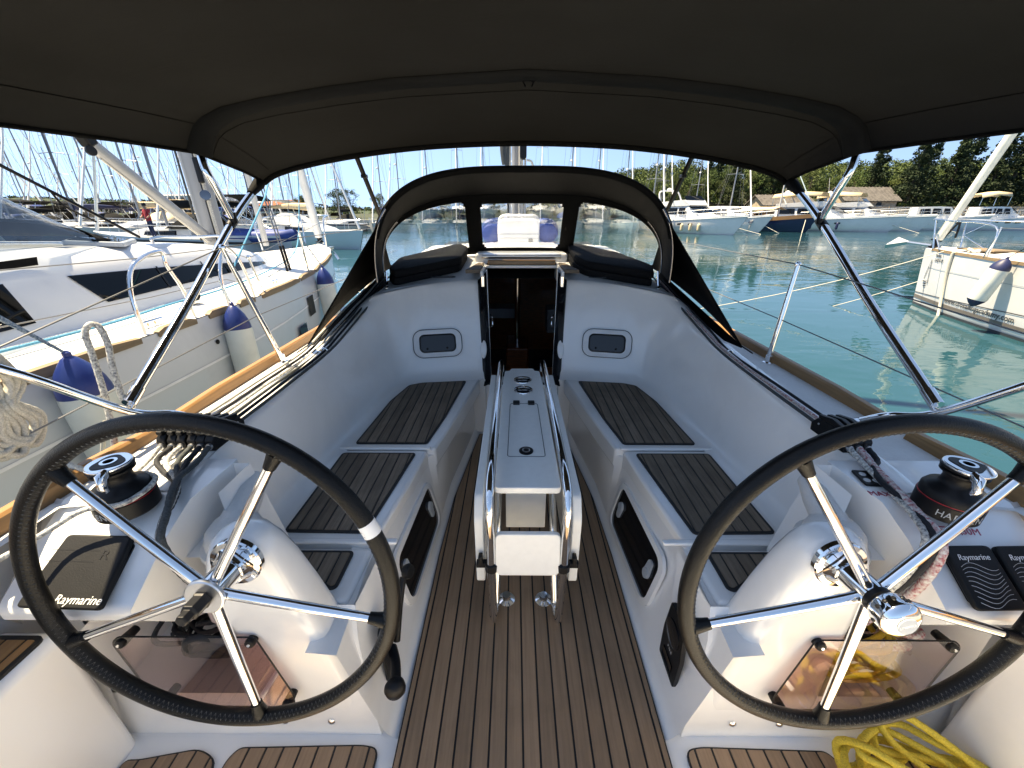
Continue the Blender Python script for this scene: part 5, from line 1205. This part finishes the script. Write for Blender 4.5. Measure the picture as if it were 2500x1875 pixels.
for i, (a, b) in enumerate([((21.1, 42.3, .6), (22.5, 40.6, -.55)), ((22.3, 46.4, .5), (25.2, 43.2, -.55)), ((26.3, 47.8, 1.0), (28.3, 45.2, -.55)), ((32.4, 47.6, 1.2), (31.0, 45.6, -.55)), ((34.0, 48.2, .7), (34.8, 46.4, -.55)), ((41.0, 48.2, .7), (43.6, 45.6, -.55)), ((46.8, 50.0, .7), (49.5, 47.5, -.55))]):
    ropeline(a, b, .03, .028, 'white_rope', 'taut white bow line running from a moored motor yacht into the water', 'bow lines of the motor yachts')
# small sausage fenders along the yachts
def fender(p, r, h, m, cap, label, tilt=(0, 0), grp=None, rope_to=None, ropem='navy_rope', two=True):
    t = thing('fender', label, 'fender', tuple(p), grp); Rm = Mx.Translation(p) @ Mx.Rotation(tilt[0], 4, 'X') @ Mx.Rotation(tilt[1], 4, 'Y')
    body = [(r*.96, -h*.20), (r, -h*.25), (r, -h*.80), (r*.96, -h*.84)]
    MB().lathe(body, 24, Rm).build('body', m, t, 50)
    MB().lathe([(r*.16, 0), (r*.28, -h*.012), (r*.46, -h*.04), (r*.70, -h*.085), (r*.88, -h*.14), (r*.955, -h*.185), (r*.975, -h*.215)], 24, Rm).build('top_cap', cap, t, 50)
    MB().lathe([(r*.975, -h*.825), (r*.88, -h*.87), (r*.55, -h*.94), (r*.22, -h*.985), (r*.10, -h)], 24, Rm).build('bottom_cap', cap, t, 50)
    MB().lathe([(r*.16, -.01), (r*.16, .02), (r*.06, .03)], 10, Rm).build('eye', cap, t)
    if rope_to is not None:
        for q in (rope_to if isinstance(rope_to, list) else [rope_to]):
            a = Rm @ V((0, 0, .015)); MB().tube([a, (a+V(q))/2, V(q)], .007 if r > .09 else .01, 7).build('lanyard', ropem, t)
    return t
for x, y in ((17.9, 43.6), (18.7, 43.4), (19.4, 43.0)): fender(V((x-.5, y+.6, .45)), .16, .75, 'cream', 'cream', 'tan fender hanging on the side of the white flybridge motor yacht', grp='tan fenders on the motor yacht')
for x, y in ((33.6, 50.2), (34.4, 49.5), (35.6, 48.9), (36.5, 48.2)): fender(V((x, y, .5)), .13, .8, 'navy', 'navy', 'dark fender hanging on the large motor yacht', grp='dark fenders on the large motor yacht')

# ================================================================== NEIGHBOURING YACHT TO PORT
CX = -4.25
t = LY = thing('neighbour_yacht', 'large white cruising yacht with black cabin windows moored close alongside', 'sailboat', (CX, 2.5, WATER))
def lyhb(y): return float(np.interp(y, [-4, -1, 1.5, 3.5, 4.5, 5.5, 6.5, 7.5, 8.4, 9.0, 9.2], [1.62, 1.72, 1.74, 1.72, 1.64, 1.46, 1.2, .86, .48, .16, .015]))
def lyz(y): return .685+.0016*max(0, y-1)**2
ys = [-4, -2, -.5, .5, 1.5, 2.5, 3.5, 4.2, 4.8, 5.5, 6.0, 6.5, 7.0, 7.5, 8.0, 8.4, 8.75, 9.0, 9.2]
rows = []
for y in ys:
    h, z = lyhb(y), lyz(y); yy = y
    for_ = [(h, z), (h*1.004, z*.55), (h*.995, .1), (h*.955, -.35), (h*.90, -.58), (h*.6, -.95)]
    rows.append([(CX+x, y-.10*max(0, (y-7.5))*(z-zz), zz) for x, zz in for_]+[(CX-x, y, zz) for x, zz in for_[::-1]])
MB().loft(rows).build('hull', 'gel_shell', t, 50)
bt = []
for y in ys: bt.append([(CX+lyhb(y)*.955+.004, y, -.36), (CX+lyhb(y)*.925+.006, y, -.50)])
MB().loft(bt).build('boot_stripe', 'navy', t, 60)
kn = [[(CX+lyhb(y)*1.004+.004, y, .33+.02*max(0, y-3)), (CX+lyhb(y)*1.004+.006, y, .312+.02*max(0, y-3))] for y in ys[:-3]]
MB().loft(kn).build('knuckle_line', 'white_paint', t, 60)
MB().loft([[(CX+lyhb(y)-.015, y, lyz(y)+.002), (CX+lyhb(y)*.75, y, lyz(y)+.03), (CX, y, lyz(y)+.06), (CX-lyhb(y)+.02, y, lyz(y))] for y in ys]).build('deck', 'gel_grip', t, 60)
# toe rail in lengths
for a, b in ((-2., .9), (.95, 2.48), (2.62, 2.98), (3.12, 3.40), (3.52, 3.78), (3.92, 4.9), (4.95, 5.6), (5.66, 7.6)):
    rw = []
    for k in range(7):
        y = a+(b-a)*k/6; h = lyhb(y); z = lyz(y); e = .02 if k in (0, 6) else 0
        rw.append([(CX+h+.012, y, z-.03), (CX+h+.012, y, z+.026-e), (CX+h-.026, y, z+.030-e), (CX+h-.03, y, z-.01)])
    MB().loft(rw, True, True).build('toe_rail', 'teak_far', t, 30)
# coachroof
rows = []
for y, hw_, zt in [(-1.5, 1.18, .98), (.6, 1.20, 1.12), (1.6, 1.20, 1.20), (2.6, 1.18, 1.24), (3.6, 1.13, 1.225), (4.6, 1.02, 1.15), (5.4, .84, 1.03), (6.0, .60, .90), (6.4, .38, .80)]:
    z0 = lyz(y)+.02; H = zt-z0
    rows.append([(CX+sg*hw_*k, y, z0+H*q) for sg, L_ in ((1, [(1.03, 0), (1.0, .10), (.97, .30), (.905, .68), (.85, .86), (.74, .96), (.45, 1.0)]), (-1, [(.45, 1.0), (.85, .86), (1.0, .1), (1.03, 0)])) for k, q in L_])
MB().loft(rows).build('coachroof', 'gel_white', t, 50)
def cabside(y, q):   # point on the coachroof side
    ysx = [-1.5, .6, 1.6, 2.6, 3.6, 4.6, 5.4, 6.0, 6.4]; hw_ = np.interp(y, ysx, [1.18, 1.20, 1.20, 1.18, 1.13, 1.02, .84, .60, .38]); zt = np.interp(y, ysx, [.98, 1.12, 1.20, 1.24, 1.225, 1.15, 1.03, .90, .80]); z0 = lyz(y)+.02
    k = np.interp(q, [0, .10, .30, .68, .86], [1.03, 1.0, .97, .905, .85]); return V((CX+hw_*k+.008, y, z0+(zt-z0)*q))
def band(y0, y1, qa0, qb0, qa1, qb1, n=14):
    return MB().loft([[cabside(y0+(y1-y0)*i/n+.14*(1-w)*(1-i/n), (qa0+(qa1-qa0)*i/n)*(1-w)+(qb0+(qb1-qb0)*i/n)*w) for j, w in enumerate((0, .5, 1))] for i in range(n+1)])
band(2.80, 5.75, .24, .64, .27, .40).build('cabin_window', 'far_glass', t, 60)
for y in (3.55, 4.15): MB().loft([[cabside(y, q)+V((.004, 0, 0)) for q in (.24, .6)], [cabside(y+.02, q)+V((.004, 0, 0)) for q in (.24, .6)]]).build('window_joint', 'black', t, 0)
band(1.15, 2.42, .16, .66, .20, .66).build('cabin_window', 'far_glass', t, 60)
for y0, z0, z1 in ((5.0, .22, .46), (4.55, -.05, .20)):
    MB().loft([[(CX+lyhb(y)*1.002+.012, y, z) for z in (z0, z1)] for y in (y0, y0+.12, y0+.25)]).build('hull_window', 'far_glass', t, 0)
# deck hatch
def onroof(x, y): return V((x, y, float(np.interp(y, [.6, 1.6, 2.6, 3.6, 4.6], [1.12, 1.20, 1.24, 1.225, 1.15]))-.05*max(0, (x-CX-.5)/.5)+.012))
hq = [onroof(-3.55, 3.20), onroof(-3.28, 3.42), onroof(-3.55, 3.85), onroof(-3.85, 3.62)]
h_ = MB().add([p for p in hq]+[p+V((0, 0, .035)) for p in hq], [(4, 5, 6, 7), (0, 1, 5, 4), (1, 2, 6, 5), (2, 3, 7, 6), (3, 0, 4, 7)]).build('deck_hatch', 'gel_grey', t, 0, bevel=.012)
cq = sum(hq, V())/4; MB().add([cq+(p-cq)*.85+V((0, 0, .038)) for p in hq], [(0, 1, 2, 3)]).build('hatch_pane', 'far_glass', h_, 0)
MB().tube(cat([onroof(-3.55, 4.02)+V((0, 0, 0)), onroof(-3.55, 4.06)+V((0, 0, .05)), onroof(-3.6, 4.7)+V((0, 0, .06)), onroof(-3.66, 5.1)+V((0, 0, .04)), onroof(-3.66, 5.14)], 4), .013, 8).build('grab_rail', 'steel_far', t)
# mast, boom, shrouds
mt = MB().tube([(CX, 5.85, .95), (CX, 5.8, 6), (CX, 5.6, 14)], [.115, .11, .08], 14, flat=1.3).build('mast', 'mast_alu', t)
for dx, m_ in ((.12, 'black'), (.14, 'white_rope'), (-.1, 'grey_rope'), (.16, 'fleck_rope')): MB().tube([(CX+dx, 5.72, 1.1), (CX+dx*.9, 5.68, 8)], .014, 5).build('halyard', m_, mt)
MB().lathe([(.02, -.03), (.075, -.025), (.075, .025), (.02, .03)], 16, axis((CX+.20, 5.62, 1.66), (.6, -1, .2)) @ Mx.Diagonal((.8, .8, 1, 1))).build('mast_winch', 'steel_dark', mt); MB().box((CX+.17, 5.66, 1.95), (.07, .05, .3)).build('clutch', 'black', mt, 0, bevel=.02)
bm2 = MB().tube([(-4.22, 5.70, 1.14), (-3.80, 4.0, 2.02)], .048, 12, flat=1.35).build('boom', 'mast_alu', t)
MB().tube([(-4.20, 5.62, 1.08), (-3.82, 4.08, 1.90)], .008, 6).build('reef_line', 'white_rope', bm2)
MB().box((-3.79, 3.97, 2.05), (.10, .10, .13), Mx.Rotation(.5, 3, 'X')).build('boom_end', 'black', bm2, 0, bevel=.02)
MB().lathe([(.01, -.02), (.05, -.015), (.05, .015), (.01, .02)], 14, axis((-3.76, 3.95, 1.95), (1, -.3, 0)) @ Mx.Diagonal((.8, .8, .8, 1))).build('sheave', 'black', bm2)
MB().tube([(-3.80, 3.98, 2.03), (-3.9, 3.3, 2.28)], .007, 6).build('sheet', 'white_rope', bm2); MB().box((-3.92, 3.25, 2.27), (.05, .14, .09), Mx.Rotation(-.4, 3, 'X')).build('sheet_block', 'black', bm2, 0, bevel=.02)
MB().tube([(-3.62, 3.97, 1.24), (-3.78, 3.24, 1.76), (-3.9, 2.5, 2.3)], .013, 7).build('vang_line', 'black', bm2)
MB().tube(cat([(-3.74, 3.45, 1.62), (-3.72, 3.5, 1.5), (-3.66, 3.65, 1.38)], 4), .008, 6).build('line_tail', 'black', bm2)
# shrouds, furled jib with blue line, pulpit
for x, y in ((-2.62, 5.35), (-2.66, 5.25)): MB().tube([(CX+lyhb(y)-.25, y, lyz(y)+.04), (CX+.05, 5.75, 9.5)], .009, 6).build('shroud', 'wire', t)
for x, y in ((.0, 5.35), (.0, 5.25)): MB().tube([(CX+lyhb(y)-.25, y, lyz(y)+.04), (CX+lyhb(y)-.25-.04, y+.02, lyz(y)+.35)], .016, 8).build('turnbuckle', 'black', t)
MB().tube([(CX, 9.0, .98), (CX+.02, 8.2, 4.2), (CX, 6.3, 12)], [.085, .075, .04], 10).build('furled_jib', 'white_paint', t)
MB().tube([(CX-.35, 7.6, .9), (CX-.35, 7.5, 3.0)], .05, 8).build('staysail', 'gel_far', t)
MB().lathe([(.05, 0), (.09, .01), (.09, .03), (.05, .04), (.05, .14), (.09, .15), (.09, .17), (.04, .18)], 14, Mx.Translation((CX, 9.0, .86))).build('furler_drum', 'black', t)
pl_ = MB(); pl_.tube(cat([(CX+.62, 7.9, .80), (CX+.62, 7.95, 1.32), (CX+.3, 8.9, 1.40), (CX, 9.15, 1.40), (CX-.3, 8.9, 1.40), (CX-.62, 7.95, 1.32), (CX-.62, 7.9, .80)], 5), .014, 8)
for sg in SX: pl_.tube([(CX+.2*sg, 8.75, .85), (CX+.24*sg, 8.85, 1.39)], .013, 8)
pl_.build('pulpit', 'steel_far', t)
MB().box((CX+.02, 9.25, .72), (.12, .4, .06)).build('bow_roller', 'steel_far', t, 0)
MB().tube(cat([(CX+.02, 9.3, .72), (CX+.05, 9.5, .60), (CX+.15, 9.45, .46)], 4), [.03]*9, 6).build('anchor', 'alu', t)
# arched grab bars, stanchion, guard wires
for ya, yb, yt, zt in ((2.58, 3.04, 2.90, 1.20), (3.45, 3.83, 3.57, 1.20)):
    x = CX+lyhb(ya)-.05
    MB().tube(cat([(x, ya, lyz(ya)), (x-.01, ya+.02, .95), (x-.02, ya+.12, 1.13), (x-.02, yt+.04, zt), (x-.02, yb-.08, 1.10), (x-.01, yb-.02, .92), (x, yb, lyz(yb))], 5), .0135, 10).build('arch_rail', 'steel', t)
x = CX+lyhb(3.95)-.05; MB().tube([(x, 4.05, lyz(4)), (x, 3.95, 1.05)], .012, 8).build('stanchion', 'steel', t); MB().lathe([(.004, -.02), (.02, -.012), (.024, 0), (.02, .012), (.004, .02)], 12, Mx.Translation((x, 3.95, 1.06))).build('stanchion_ball', 'steel', t)
MB().tube([(CX+lyhb(5.4)-.05, 5.45, lyz(5.4)), (CX+lyhb(5.4)-.05, 5.4, 1.22)], .012, 8).build('stanchion', 'steel', t); MB().tube([(CX+lyhb(1.0)-.05, 1.05, .68), (CX+lyhb(1.0)-.05, 1.0, 1.25)], .012, 8).build('stanchion', 'steel', t)
for z1, z2 in ((1.18, 1.19), (.92, .93)):
    MB().tube([(CX+lyhb(-1)-.05, -1., z1+.05), (CX+lyhb(1)-.05, 1.0, z1+.04), (CX+lyhb(2.9)-.07, 2.75, z1-.01), (CX+lyhb(3.6)-.07, 3.55, z1-.01), (CX+lyhb(3.95)-.05, 3.95, z2-.14), (CX+lyhb(5.4)-.05, 5.4, z2+.02), (CX+.62, 7.95, z2+.12)], .0035, 6).build('guard_wire', 'wire', t)
# cyan line along the side deck, block, cleats
MB().tube(cat([(CX+1.35, .2, .75), (CX+1.36, 1.6, .755), (CX+1.40, 2.6, .75), (CX+1.36, 3.2, .76), (CX+1.33, 4.0, .77), (CX+1.1, 5.2, .80), (CX+.75, 6.4, .86), (CX+.5, 7.2, 1.15), (CX+.35, 7.9, 2.2), (CX+.2, 8.2, 3.2)], 5), .009, 6).build('cyan_line', 'cyan_rope', t)
MB().tube(cat([(CX+1.31, .2, .75), (CX+1.33, 1.6, .755), (CX+1.37, 2.6, .75), (CX+1.33, 3.2, .76)], 5), .007, 6).build('navy_line', 'navy_rope', t)
MB().tube([(CX+.2, 8.2, 3.2), (-2.7, 4.6, 1.6), (-2.55, 3.6, 1.0)], .008, 6).build('cyan_line', 'cyan_rope', t)
MB().lathe([(.01, -.02), (.04, -.016), (.04, .016), (.01, .02)], 14, axis((CX+1.42, 3.42, .79), (1, -.4, .2))).build('sheet_block', 'black', t); MB().box((CX+1.38, 3.42, .74), (.10, .12, .02)).build('block_base', 'steel_far', t, 0)
for y in (2.75, 4.5, 6.0):
    x = CX+lyhb(y)-.14; c_ = MB(); c_.tube([(x, y-.10, lyz(y)+.05), (x, y+.10, lyz(y)+.05)], .011, 8); c_.tube([(x, y-.03, lyz(y)), (x, y-.03, lyz(y)+.05)], .011, 6); c_.tube([(x, y+.03, lyz(y)), (x, y+.03, lyz(y)+.05)], .011, 6); c_.build('cleat', 'steel', t)
MB().lathe([(.02, 0), (.02, .004), (.008, .006)], 12, axis((CX+lyhb(3.1)*1.004+.004, 3.12, .47), (1, 0, 0))).build('through_hull', 'black', t)
# its sprayhood
hd_ = [[(CX+sx_*cos(a), yv, zb+hz*abs(sin(a))**.75) for a in np.linspace(.02, pi-.02, 33)] for yv, sx_, zb, hz in ((1.2, 1.02, 1.10, 1.12), (1.9, 1.03, 1.13, 1.10), (2.75, .98, 1.20, .62), (3.5, .80, 1.23, .05))]
MB().loft(hd_[:2]).build('hood_roof', 'canvas_dark', t, 60); 
hv = MB().loft([[V(p)*(1-w)+V(q)*w for p, q in zip(hd_[1], hd_[2])] for w in (0, .5, 1)]+[[V(p)*(1-w)+V(q)*w for p, q in zip(hd_[2], hd_[3])] for w in (.3, .6, .8)]); hv.build('hood_window', 'vinyl_dull', t, 60)
MB().loft([[V(p)*(1-w)+V(q)*w+V((.012, .004, .004)) for p, q in zip(hd_[2], hd_[3])] for w in (.76, 1.02)]).build('hood_hem', 'canvas_dark', t, 60)
MB().loft([[cabside(y, .80)+V((.0, 0, .0)), cabside(y, .80)*.5+V(p)*.5+V((.01, 0, 0))] for y, p in ((1.2, hd_[0][0]), (1.9, hd_[1][0]), (2.7, hd_[2][0]))]).build('hood_skirt', 'canvas_dark', t, 60)

# fenders between the yachts
fender(V((-2.40, 1.94, .76)), .118, .98, 'fender_white', 'blue_pvc', 'large white fender with bright blue cap and patterned lanyard between the yachts', (0, R_(-2)), rope_to=[(CX+lyhb(1.9)-.06, 1.70, 1.19), (CX+lyhb(1.9)-.06, 1.72, 1.20)])
fender(V((-2.44, 3.30, .735)), .105, .92, 'fender_white', 'blue_pvc', 'white fender with shiny blue cap below the arched rail of the neighbour', (R_(-4), R_(-2)), rope_to=[(CX+lyhb(3.3)-.05, 3.42, .92)])
fender(V((CX+lyhb(5.62)+.12, 5.60, .76)), .115, 1.0, 'fender_white', 'blue_pvc', 'white fender with dark blue ends near the bow of the neighbour', (R_(-3), R_(-3)), rope_to=[(CX+lyhb(5.4)-.05, 5.4, 1.18)])
fender(V((-1.62, 1.25, .58)), .11, .92, 'fender_white', 'navy', 'our own white fender with navy cap hung below the pushpit', (0, 0), rope_to=[(-1.40, 1.13, .82)], ropem='white_rope')
# white line coiled on our pushpit rail
rr = random.Random(2); P = []
for k in range(11):
    w = .028+.022*rr.random(); o_ = .009*(k-5); x_ = -1.425+rr.uniform(-.012, .012)
    P += [(x_, .915+o_+w*.9, 1.03+rr.uniform(-.01, .01)), (x_, .915+o_*.9, 1.13+.02*rr.random()), (x_, .915+o_-w, 1.03), (x_+.01, .915+o_*.5-w*.5, .97), (x_+.005, .915+o_*.9-w*1.1, .90+rr.uniform(-.012, .012)), (x_+.01, .915+o_*.8, .855+rr.uniform(-.015, .02)), (x_, .915+o_*.9+w*1.1, .91), (x_+.01, .915+o_*.5+w*.4, .975)]
o = twist(cat(P, 5), .0085, .005).build('coiled_rope', 'white_rope', None, 80); tag(o, 'thick white mooring rope coiled on the port pushpit rail', 'rope')
rope([(-1.32, 1.14, .90), (-1.33, 1.16, 1.0), (-1.335, 1.18, 1.07), (-1.345, 1.185, 1.125), (-1.36, 1.175, 1.135), (-1.37, 1.16, 1.11), (-1.365, 1.15, 1.05), (-1.35, 1.12, .92), (-1.345, 1.09, .80), (-1.36, 1.08, .70)], .0085, 'fleck_rope', 'stiff loop of white flecked rope standing up by the bimini pole foot')
rope([(-1.37, .95, .83), (-1.33, .93, .80), (-1.27, .93, .77), (-1.22, .95, .76)], .007, 'white_rope', 'end of white mooring rope lying over the port toe rail')

# ================================================================== YACHT TO STARBOARD
AX = 9.62
t = thing('academy_yacht', 'white yacht bow with web address lettering and furled sail lying to starboard', 'sailboat', (AX, 4, WATER))
DW = [0, .5, 1.0, 1.6, 2.4, 3.2, 4.2, 5.5, 8, 11]; HW = [.012, .21, .42, .63, .88, 1.09, 1.30, 1.48, 1.62, 1.55]; HS = [.03, .36, .60, .84, 1.12, 1.34, 1.52, 1.66, 1.76, 1.66]
def ryx(d, z):
    w = np.interp(d, DW, HW); s_ = np.interp(d, DW, HS); zs = .70-.012*d; q = min(1, max(0, (z+.55)/(zs+.55))); return float(w+(s_-w)*q**.8)
STY = 9.58
for sg in (-1, 1):
    rows = []
    for d in np.interp(np.linspace(0, 1, 25), [0, .5, 1], [0, 3.2, 11]):
        zs = .70-.012*d
        rows.append([(AX+sg*ryx(d, z), STY-d+.16*max(0, (z+.55))*max(0, 1-d/1.5), z) for z in (zs, zs*.66, zs*.33, 0, -.2, -.38, -.55)]+[(AX+sg*ryx(d, -.55)*.6, STY-d-.1, -.95)])
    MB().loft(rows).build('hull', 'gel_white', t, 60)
    for nm, za, zb, m_, sl in (('stripe', -.27, -.288, 'grey_text', .05), ('stripe', -.325, -.405, 'brown_text', 0), ('stripe', -.50, -.56, 'grey_text', 0), ('stripe', .33, .316, 'gel_grey', 0)):
        MB().loft([[(AX+sg*(ryx(d, z+min(sl*d, .15))+.008), STY-d+.16*(z+.55)*max(0, 1-d/1.5), z+min(sl*d, .15)) for z in (za, zb)] for d in np.linspace(.0 if za < 0 else .35, 10, 40)]).build(nm, m_, t, 60)
    rl = []
    for d in np.linspace(.35, 9, 30):
        zs = .70-.012*d; x = AX+sg*np.interp(d, DW, HS); yy = STY-d+.2*max(0, 1-d/1.5); rl.append([(x+sg*.01, yy, zs-.02), (x+sg*.01, yy, zs+.03), (x-sg*.05, yy, zs+.03), (x-sg*.05, yy, zs-.02)])
    MB().loft(rl, True, True).build('toe_rail', 'teak_far', t, 30)
MB().loft([[(AX-np.interp(d, DW, HS), STY-d+.2*max(0, 1-d/1.5), .70-.012*d), (AX, STY-d+.2*max(0, 1-d/1.5), .76-.012*d), (AX+np.interp(d, DW, HS), STY-d+.2*max(0, 1-d/1.5), .70-.012*d)] for d in np.linspace(0, 10, 20)]).build('deck', 'gel_grip', t, 60)
MB().box((AX-.1, STY-1.15, .765), (.5, .7, .03)).build('anchor_locker', 'teak_far', t, 0)
MB().loft([[(AX-.9, y, .72), (AX-.7, y, zt), (AX+.7, y, zt), (AX+.9, y, .72)] for y, zt in ((6.9, .80), (6.2, .98), (4., 1.15), (0, 1.2))]).build('coachroof', 'gel_far', t, 40)
def hullpt(y, z, off=.012):
    d = max(0, STY-y)
    for _ in range(12): d = max(0, STY-y+.16*max(0, z+.55)*max(0, 1-d/1.5))
    return V((AX-ryx(d, z)-off, y, z))
def hulltext(body, size, y0, z0, m_, sh=0, slope=0, sx=1.):
    o = txt('lettering', body, size, frame((AX, y0, z0), (0, -1, slope), (0, 0, 1)), m_, t, .0, 'LEFT', sh, sx, .0035)
    for v in o.data.vertices:
        y, z = v.co.y, v.co.z; v.co = hullpt(y, z, .012)
    return o
hulltext('www.crosailingacademy.com', .142, 8.40, -.235, 'grey_text', 0, -.005, 1.06)
hulltext('Sunset', .075, 9.10, .60, 'grey_text', .2); hulltext('LADY 01', .085, 9.10, .50, 'grey_text', .2)
# emblem near the stem: sail outline over stepped bars
def strip(pts, w_): MB().loft([[hullpt(y, z, .012), hullpt(y-w_, z-.004, .012)] for y, z in pts]).build('emblem', 'grey_text', t, 60)
strip([(9.22, .50), (9.20, .2), (9.18, -.02)], .022); strip([(9.29, .36), (9.36, .18), (9.38, .06)], .02); strip([(9.22, .50), (9.30, .32), (9.38, .08)], .012)
for i, z in enumerate((.02, -.03, -.08)): strip([(9.40-.02*i, z+.03), (9.30, z), (9.2, z+.02)], .012); MB().loft([[hullpt(y, z, .012), hullpt(y, z-.022, .012)] for y in (9.40-.03*i, 9.32, 9.24)]).build('emblem', 'grey_text', t, 60)
strip([(9.30, -.10), (9.27, -.17), (9.26, -.22)], .016)
# pulpit, forestay, anchor, mast
pz = MB(); pz.tube(cat([(AX-.95, STY-1.9, .70), (AX-.93, STY-1.85, 1.22), (AX-.5, STY-.55, 1.30), (AX-.16, STY+.12, 1.32), (AX+.16, STY+.12, 1.32), (AX+.5, STY-.55, 1.30), (AX+.93, STY-1.85, 1.22), (AX+.95, STY-1.9, .70)], 6), .016, 8)
for sg in SX: pz.tube([(AX+.30*sg, STY-.25, .72), (AX+.34*sg, STY-.1, 1.31)], .015, 8); pz.tube([(AX+.5*sg, STY-.6, .72), (AX+.3*sg, STY-.2, 1.0), (AX+.52*sg, STY-.5, 1.30)], .013, 8)
pz.build('pulpit', 'steel_far', t)
MB().tube([(AX-.02, STY-.02, .90), (AX-.02, STY-.75, 3.4), (AX, STY-2.2, 8.4), (AX, STY-3.6, 13)], [.07, .085, .075, .03], 12).build('furled_genoa', 'fender_white', t)
MB().lathe([(.04, 0), (.10, .01), (.10, .04), (.05, .05), (.05, .15), (.10, .16), (.10, .19), (.03, .2)], 16, Mx.Translation((AX-.02, STY+.02, .72))).build('furler_drum', 'black', t)
MB().tube(cat([(AX+.05, STY, .85), (AX+.2, STY-.1, 1.25), (AX+.25, STY-.1, .95), (AX+.22, STY-.1, 1.3)], 5), .02, 6).build('furler_line', 'black', t)
MB().tube([(AX-.05, STY+.05, .76), (AX-.06, STY+.75, .80)], .03, 8).build('anchor_shank', 'alu', t)
MB().add([(AX-.06, STY+.62, .82), (AX-.32, STY+.95, .72), (AX-.06, STY+1.25, .60), (AX+.20, STY+.95, .72), (AX-.06, STY+.95, .90)], [(0, 1, 4), (1, 2, 4), (2, 3, 4), (3, 0, 4), (0, 3, 2, 1)]).build('anchor_fluke', 'alu', t, 0)
MB().tube([(AX, STY-4.2, .9), (AX, STY-4.4, 14)], [.1, .08], 12).build('mast', 'mast_alu', t)
for d in (1.9, 3.9, 6.): MB().tube([(AX-np.interp(d, DW, HS)+.05, STY-d, .68), (AX-np.interp(d, DW, HS)+.06, STY-d, 1.22)], .014, 8).build('stanchion', 'steel_far', t)
for z in (1.2, .95): MB().tube([(AX-np.interp(d, DW, HS)+.06, STY-d, z) for d in (1.9, 3.9, 6., 8)], .006, 5).build('guard_wire', 'wire', t)
MB().tube(cat([(AX-.75, STY-1.4, .74), (AX-.65, STY-1.5, .78), (AX-.8, STY-1.6, .76), (AX-.7, STY-1.35, .80)], 5), .025, 7).build('cleat_rope', 'white_rope', t)
p = hullpt(7.02, .62, .14)
fender(p+V((0, 0, .12)), .135, .86, 'fender_white', 'navy', 'white fender with navy ends hanging on the lettered hull', (R_(10), R_(4)), rope_to=[(AX-1.22, 6.6, 1.20)], ropem='black')
ropeline(hullpt(8.85, .70, .02), (3.6, 8.6, -.55), .12, .009, 'white_rope', 'long pale mooring line sloping from the lettered bow to the water')
ropeline(hullpt(9.3, .05, .03), (7.4, 9.2, -.55), .02, .008, 'white_rope', 'short pale line from the lettered bow entering the water')
o = MB().tube(cat([hullpt(8.5, .72, .02), hullpt(8.52, .60, .03), hullpt(8.50, .1, .04), hullpt(8.35, -.5, .10), hullpt(8.2, -.7, .2)], 6), .026, 8).build('chain_rope', 'white_rope'); tag(o, 'thick twisted rope hanging down the lettered hull into the water', 'rope')

# people on a boat in the marina
def person(p, rz, shirt, label, cap=None):
    t = thing('person', label, 'person', p); sk = bpy.data.meshes.new('body')
    J = [((0, 0, .92), .13), ((0, 0, 1.15), .12), ((0, .0, 1.38), .14), ((0, 0, 1.50), .055), ((0, .02, 1.60), .085), ((0, .02, 1.70), .075), ((.19, 0, 1.40), .06), ((.27, .05, 1.15), .045), ((.22, .25, 1.02), .035), ((-.19, 0, 1.40), .06), ((-.27, .04, 1.15), .045), ((-.24, .22, 1.0), .035), ((.10, 0, .85), .09), ((.11, .02, .48), .065), ((.11, -.02, .06), .045), ((-.10, 0, .85), .09), ((-.11, .02, .48), .065), ((-.11, -.02, .06), .045)]
    ed = [(0, 1), (1, 2), (2, 3), (3, 4), (4, 5), (2, 6), (6, 7), (7, 8), (2, 9), (9, 10), (10, 11), (0, 12), (12, 13), (13, 14), (0, 15), (15, 16), (16, 17)]
    sk.from_pydata([j[0] for j in J], ed, []); o = bpy.data.objects.new('body', sk); COL.objects.link(o)
    md = o.modifiers.new('skin', 'SKIN'); sv = sk.skin_vertices[0].data
    for v_, j in zip(sv, J): v_.radius = (j[1], j[1])
    sv[0].use_root = True; o.modifiers.new('sub', 'SUBSURF').levels = 1
    bpy.context.view_layer.update()
    me = bpy.data.meshes.new_from_object(o.evaluated_get(bpy.context.evaluated_depsgraph_get())); bpy.data.objects.remove(o)
    me.materials.clear()
    for m_ in ('skin', shirt, 'navy'): me.materials.append(MATS[m_])
    for pl in me.polygons: z = pl.center.z; pl.material_index = 2 if z < .9 else (1 if z < 1.46 and abs(pl.center.x) < .27 and pl.center.y < .12 else 0); pl.use_smooth = True
    o = bpy.data.objects.new('body', me); COL.objects.link(o); o.parent = t
    h = MB().lathe([(.095, 1.63), (.10, 1.68), (.085, 1.75), (.04, 1.79), (.005, 1.795)], 12, Mx.Translation((0, .01, 0))).build('hair' if not cap else 'cap', 'black' if not cap else cap, None, 60); h.parent = t
    t.rotation_euler = (0, 0, rz); t.scale = (.86,)*3; return t
person((-17.2, 19.9, .36), 2.8, 'shirt_red', 'person in a red top standing on the deck of the grey sailboat')
person((-14.9, 20.6, .36), 3.4, 'shirt_dark', 'person in a dark top and red cap on the deck of the grey sailboat', 'shirt_red')
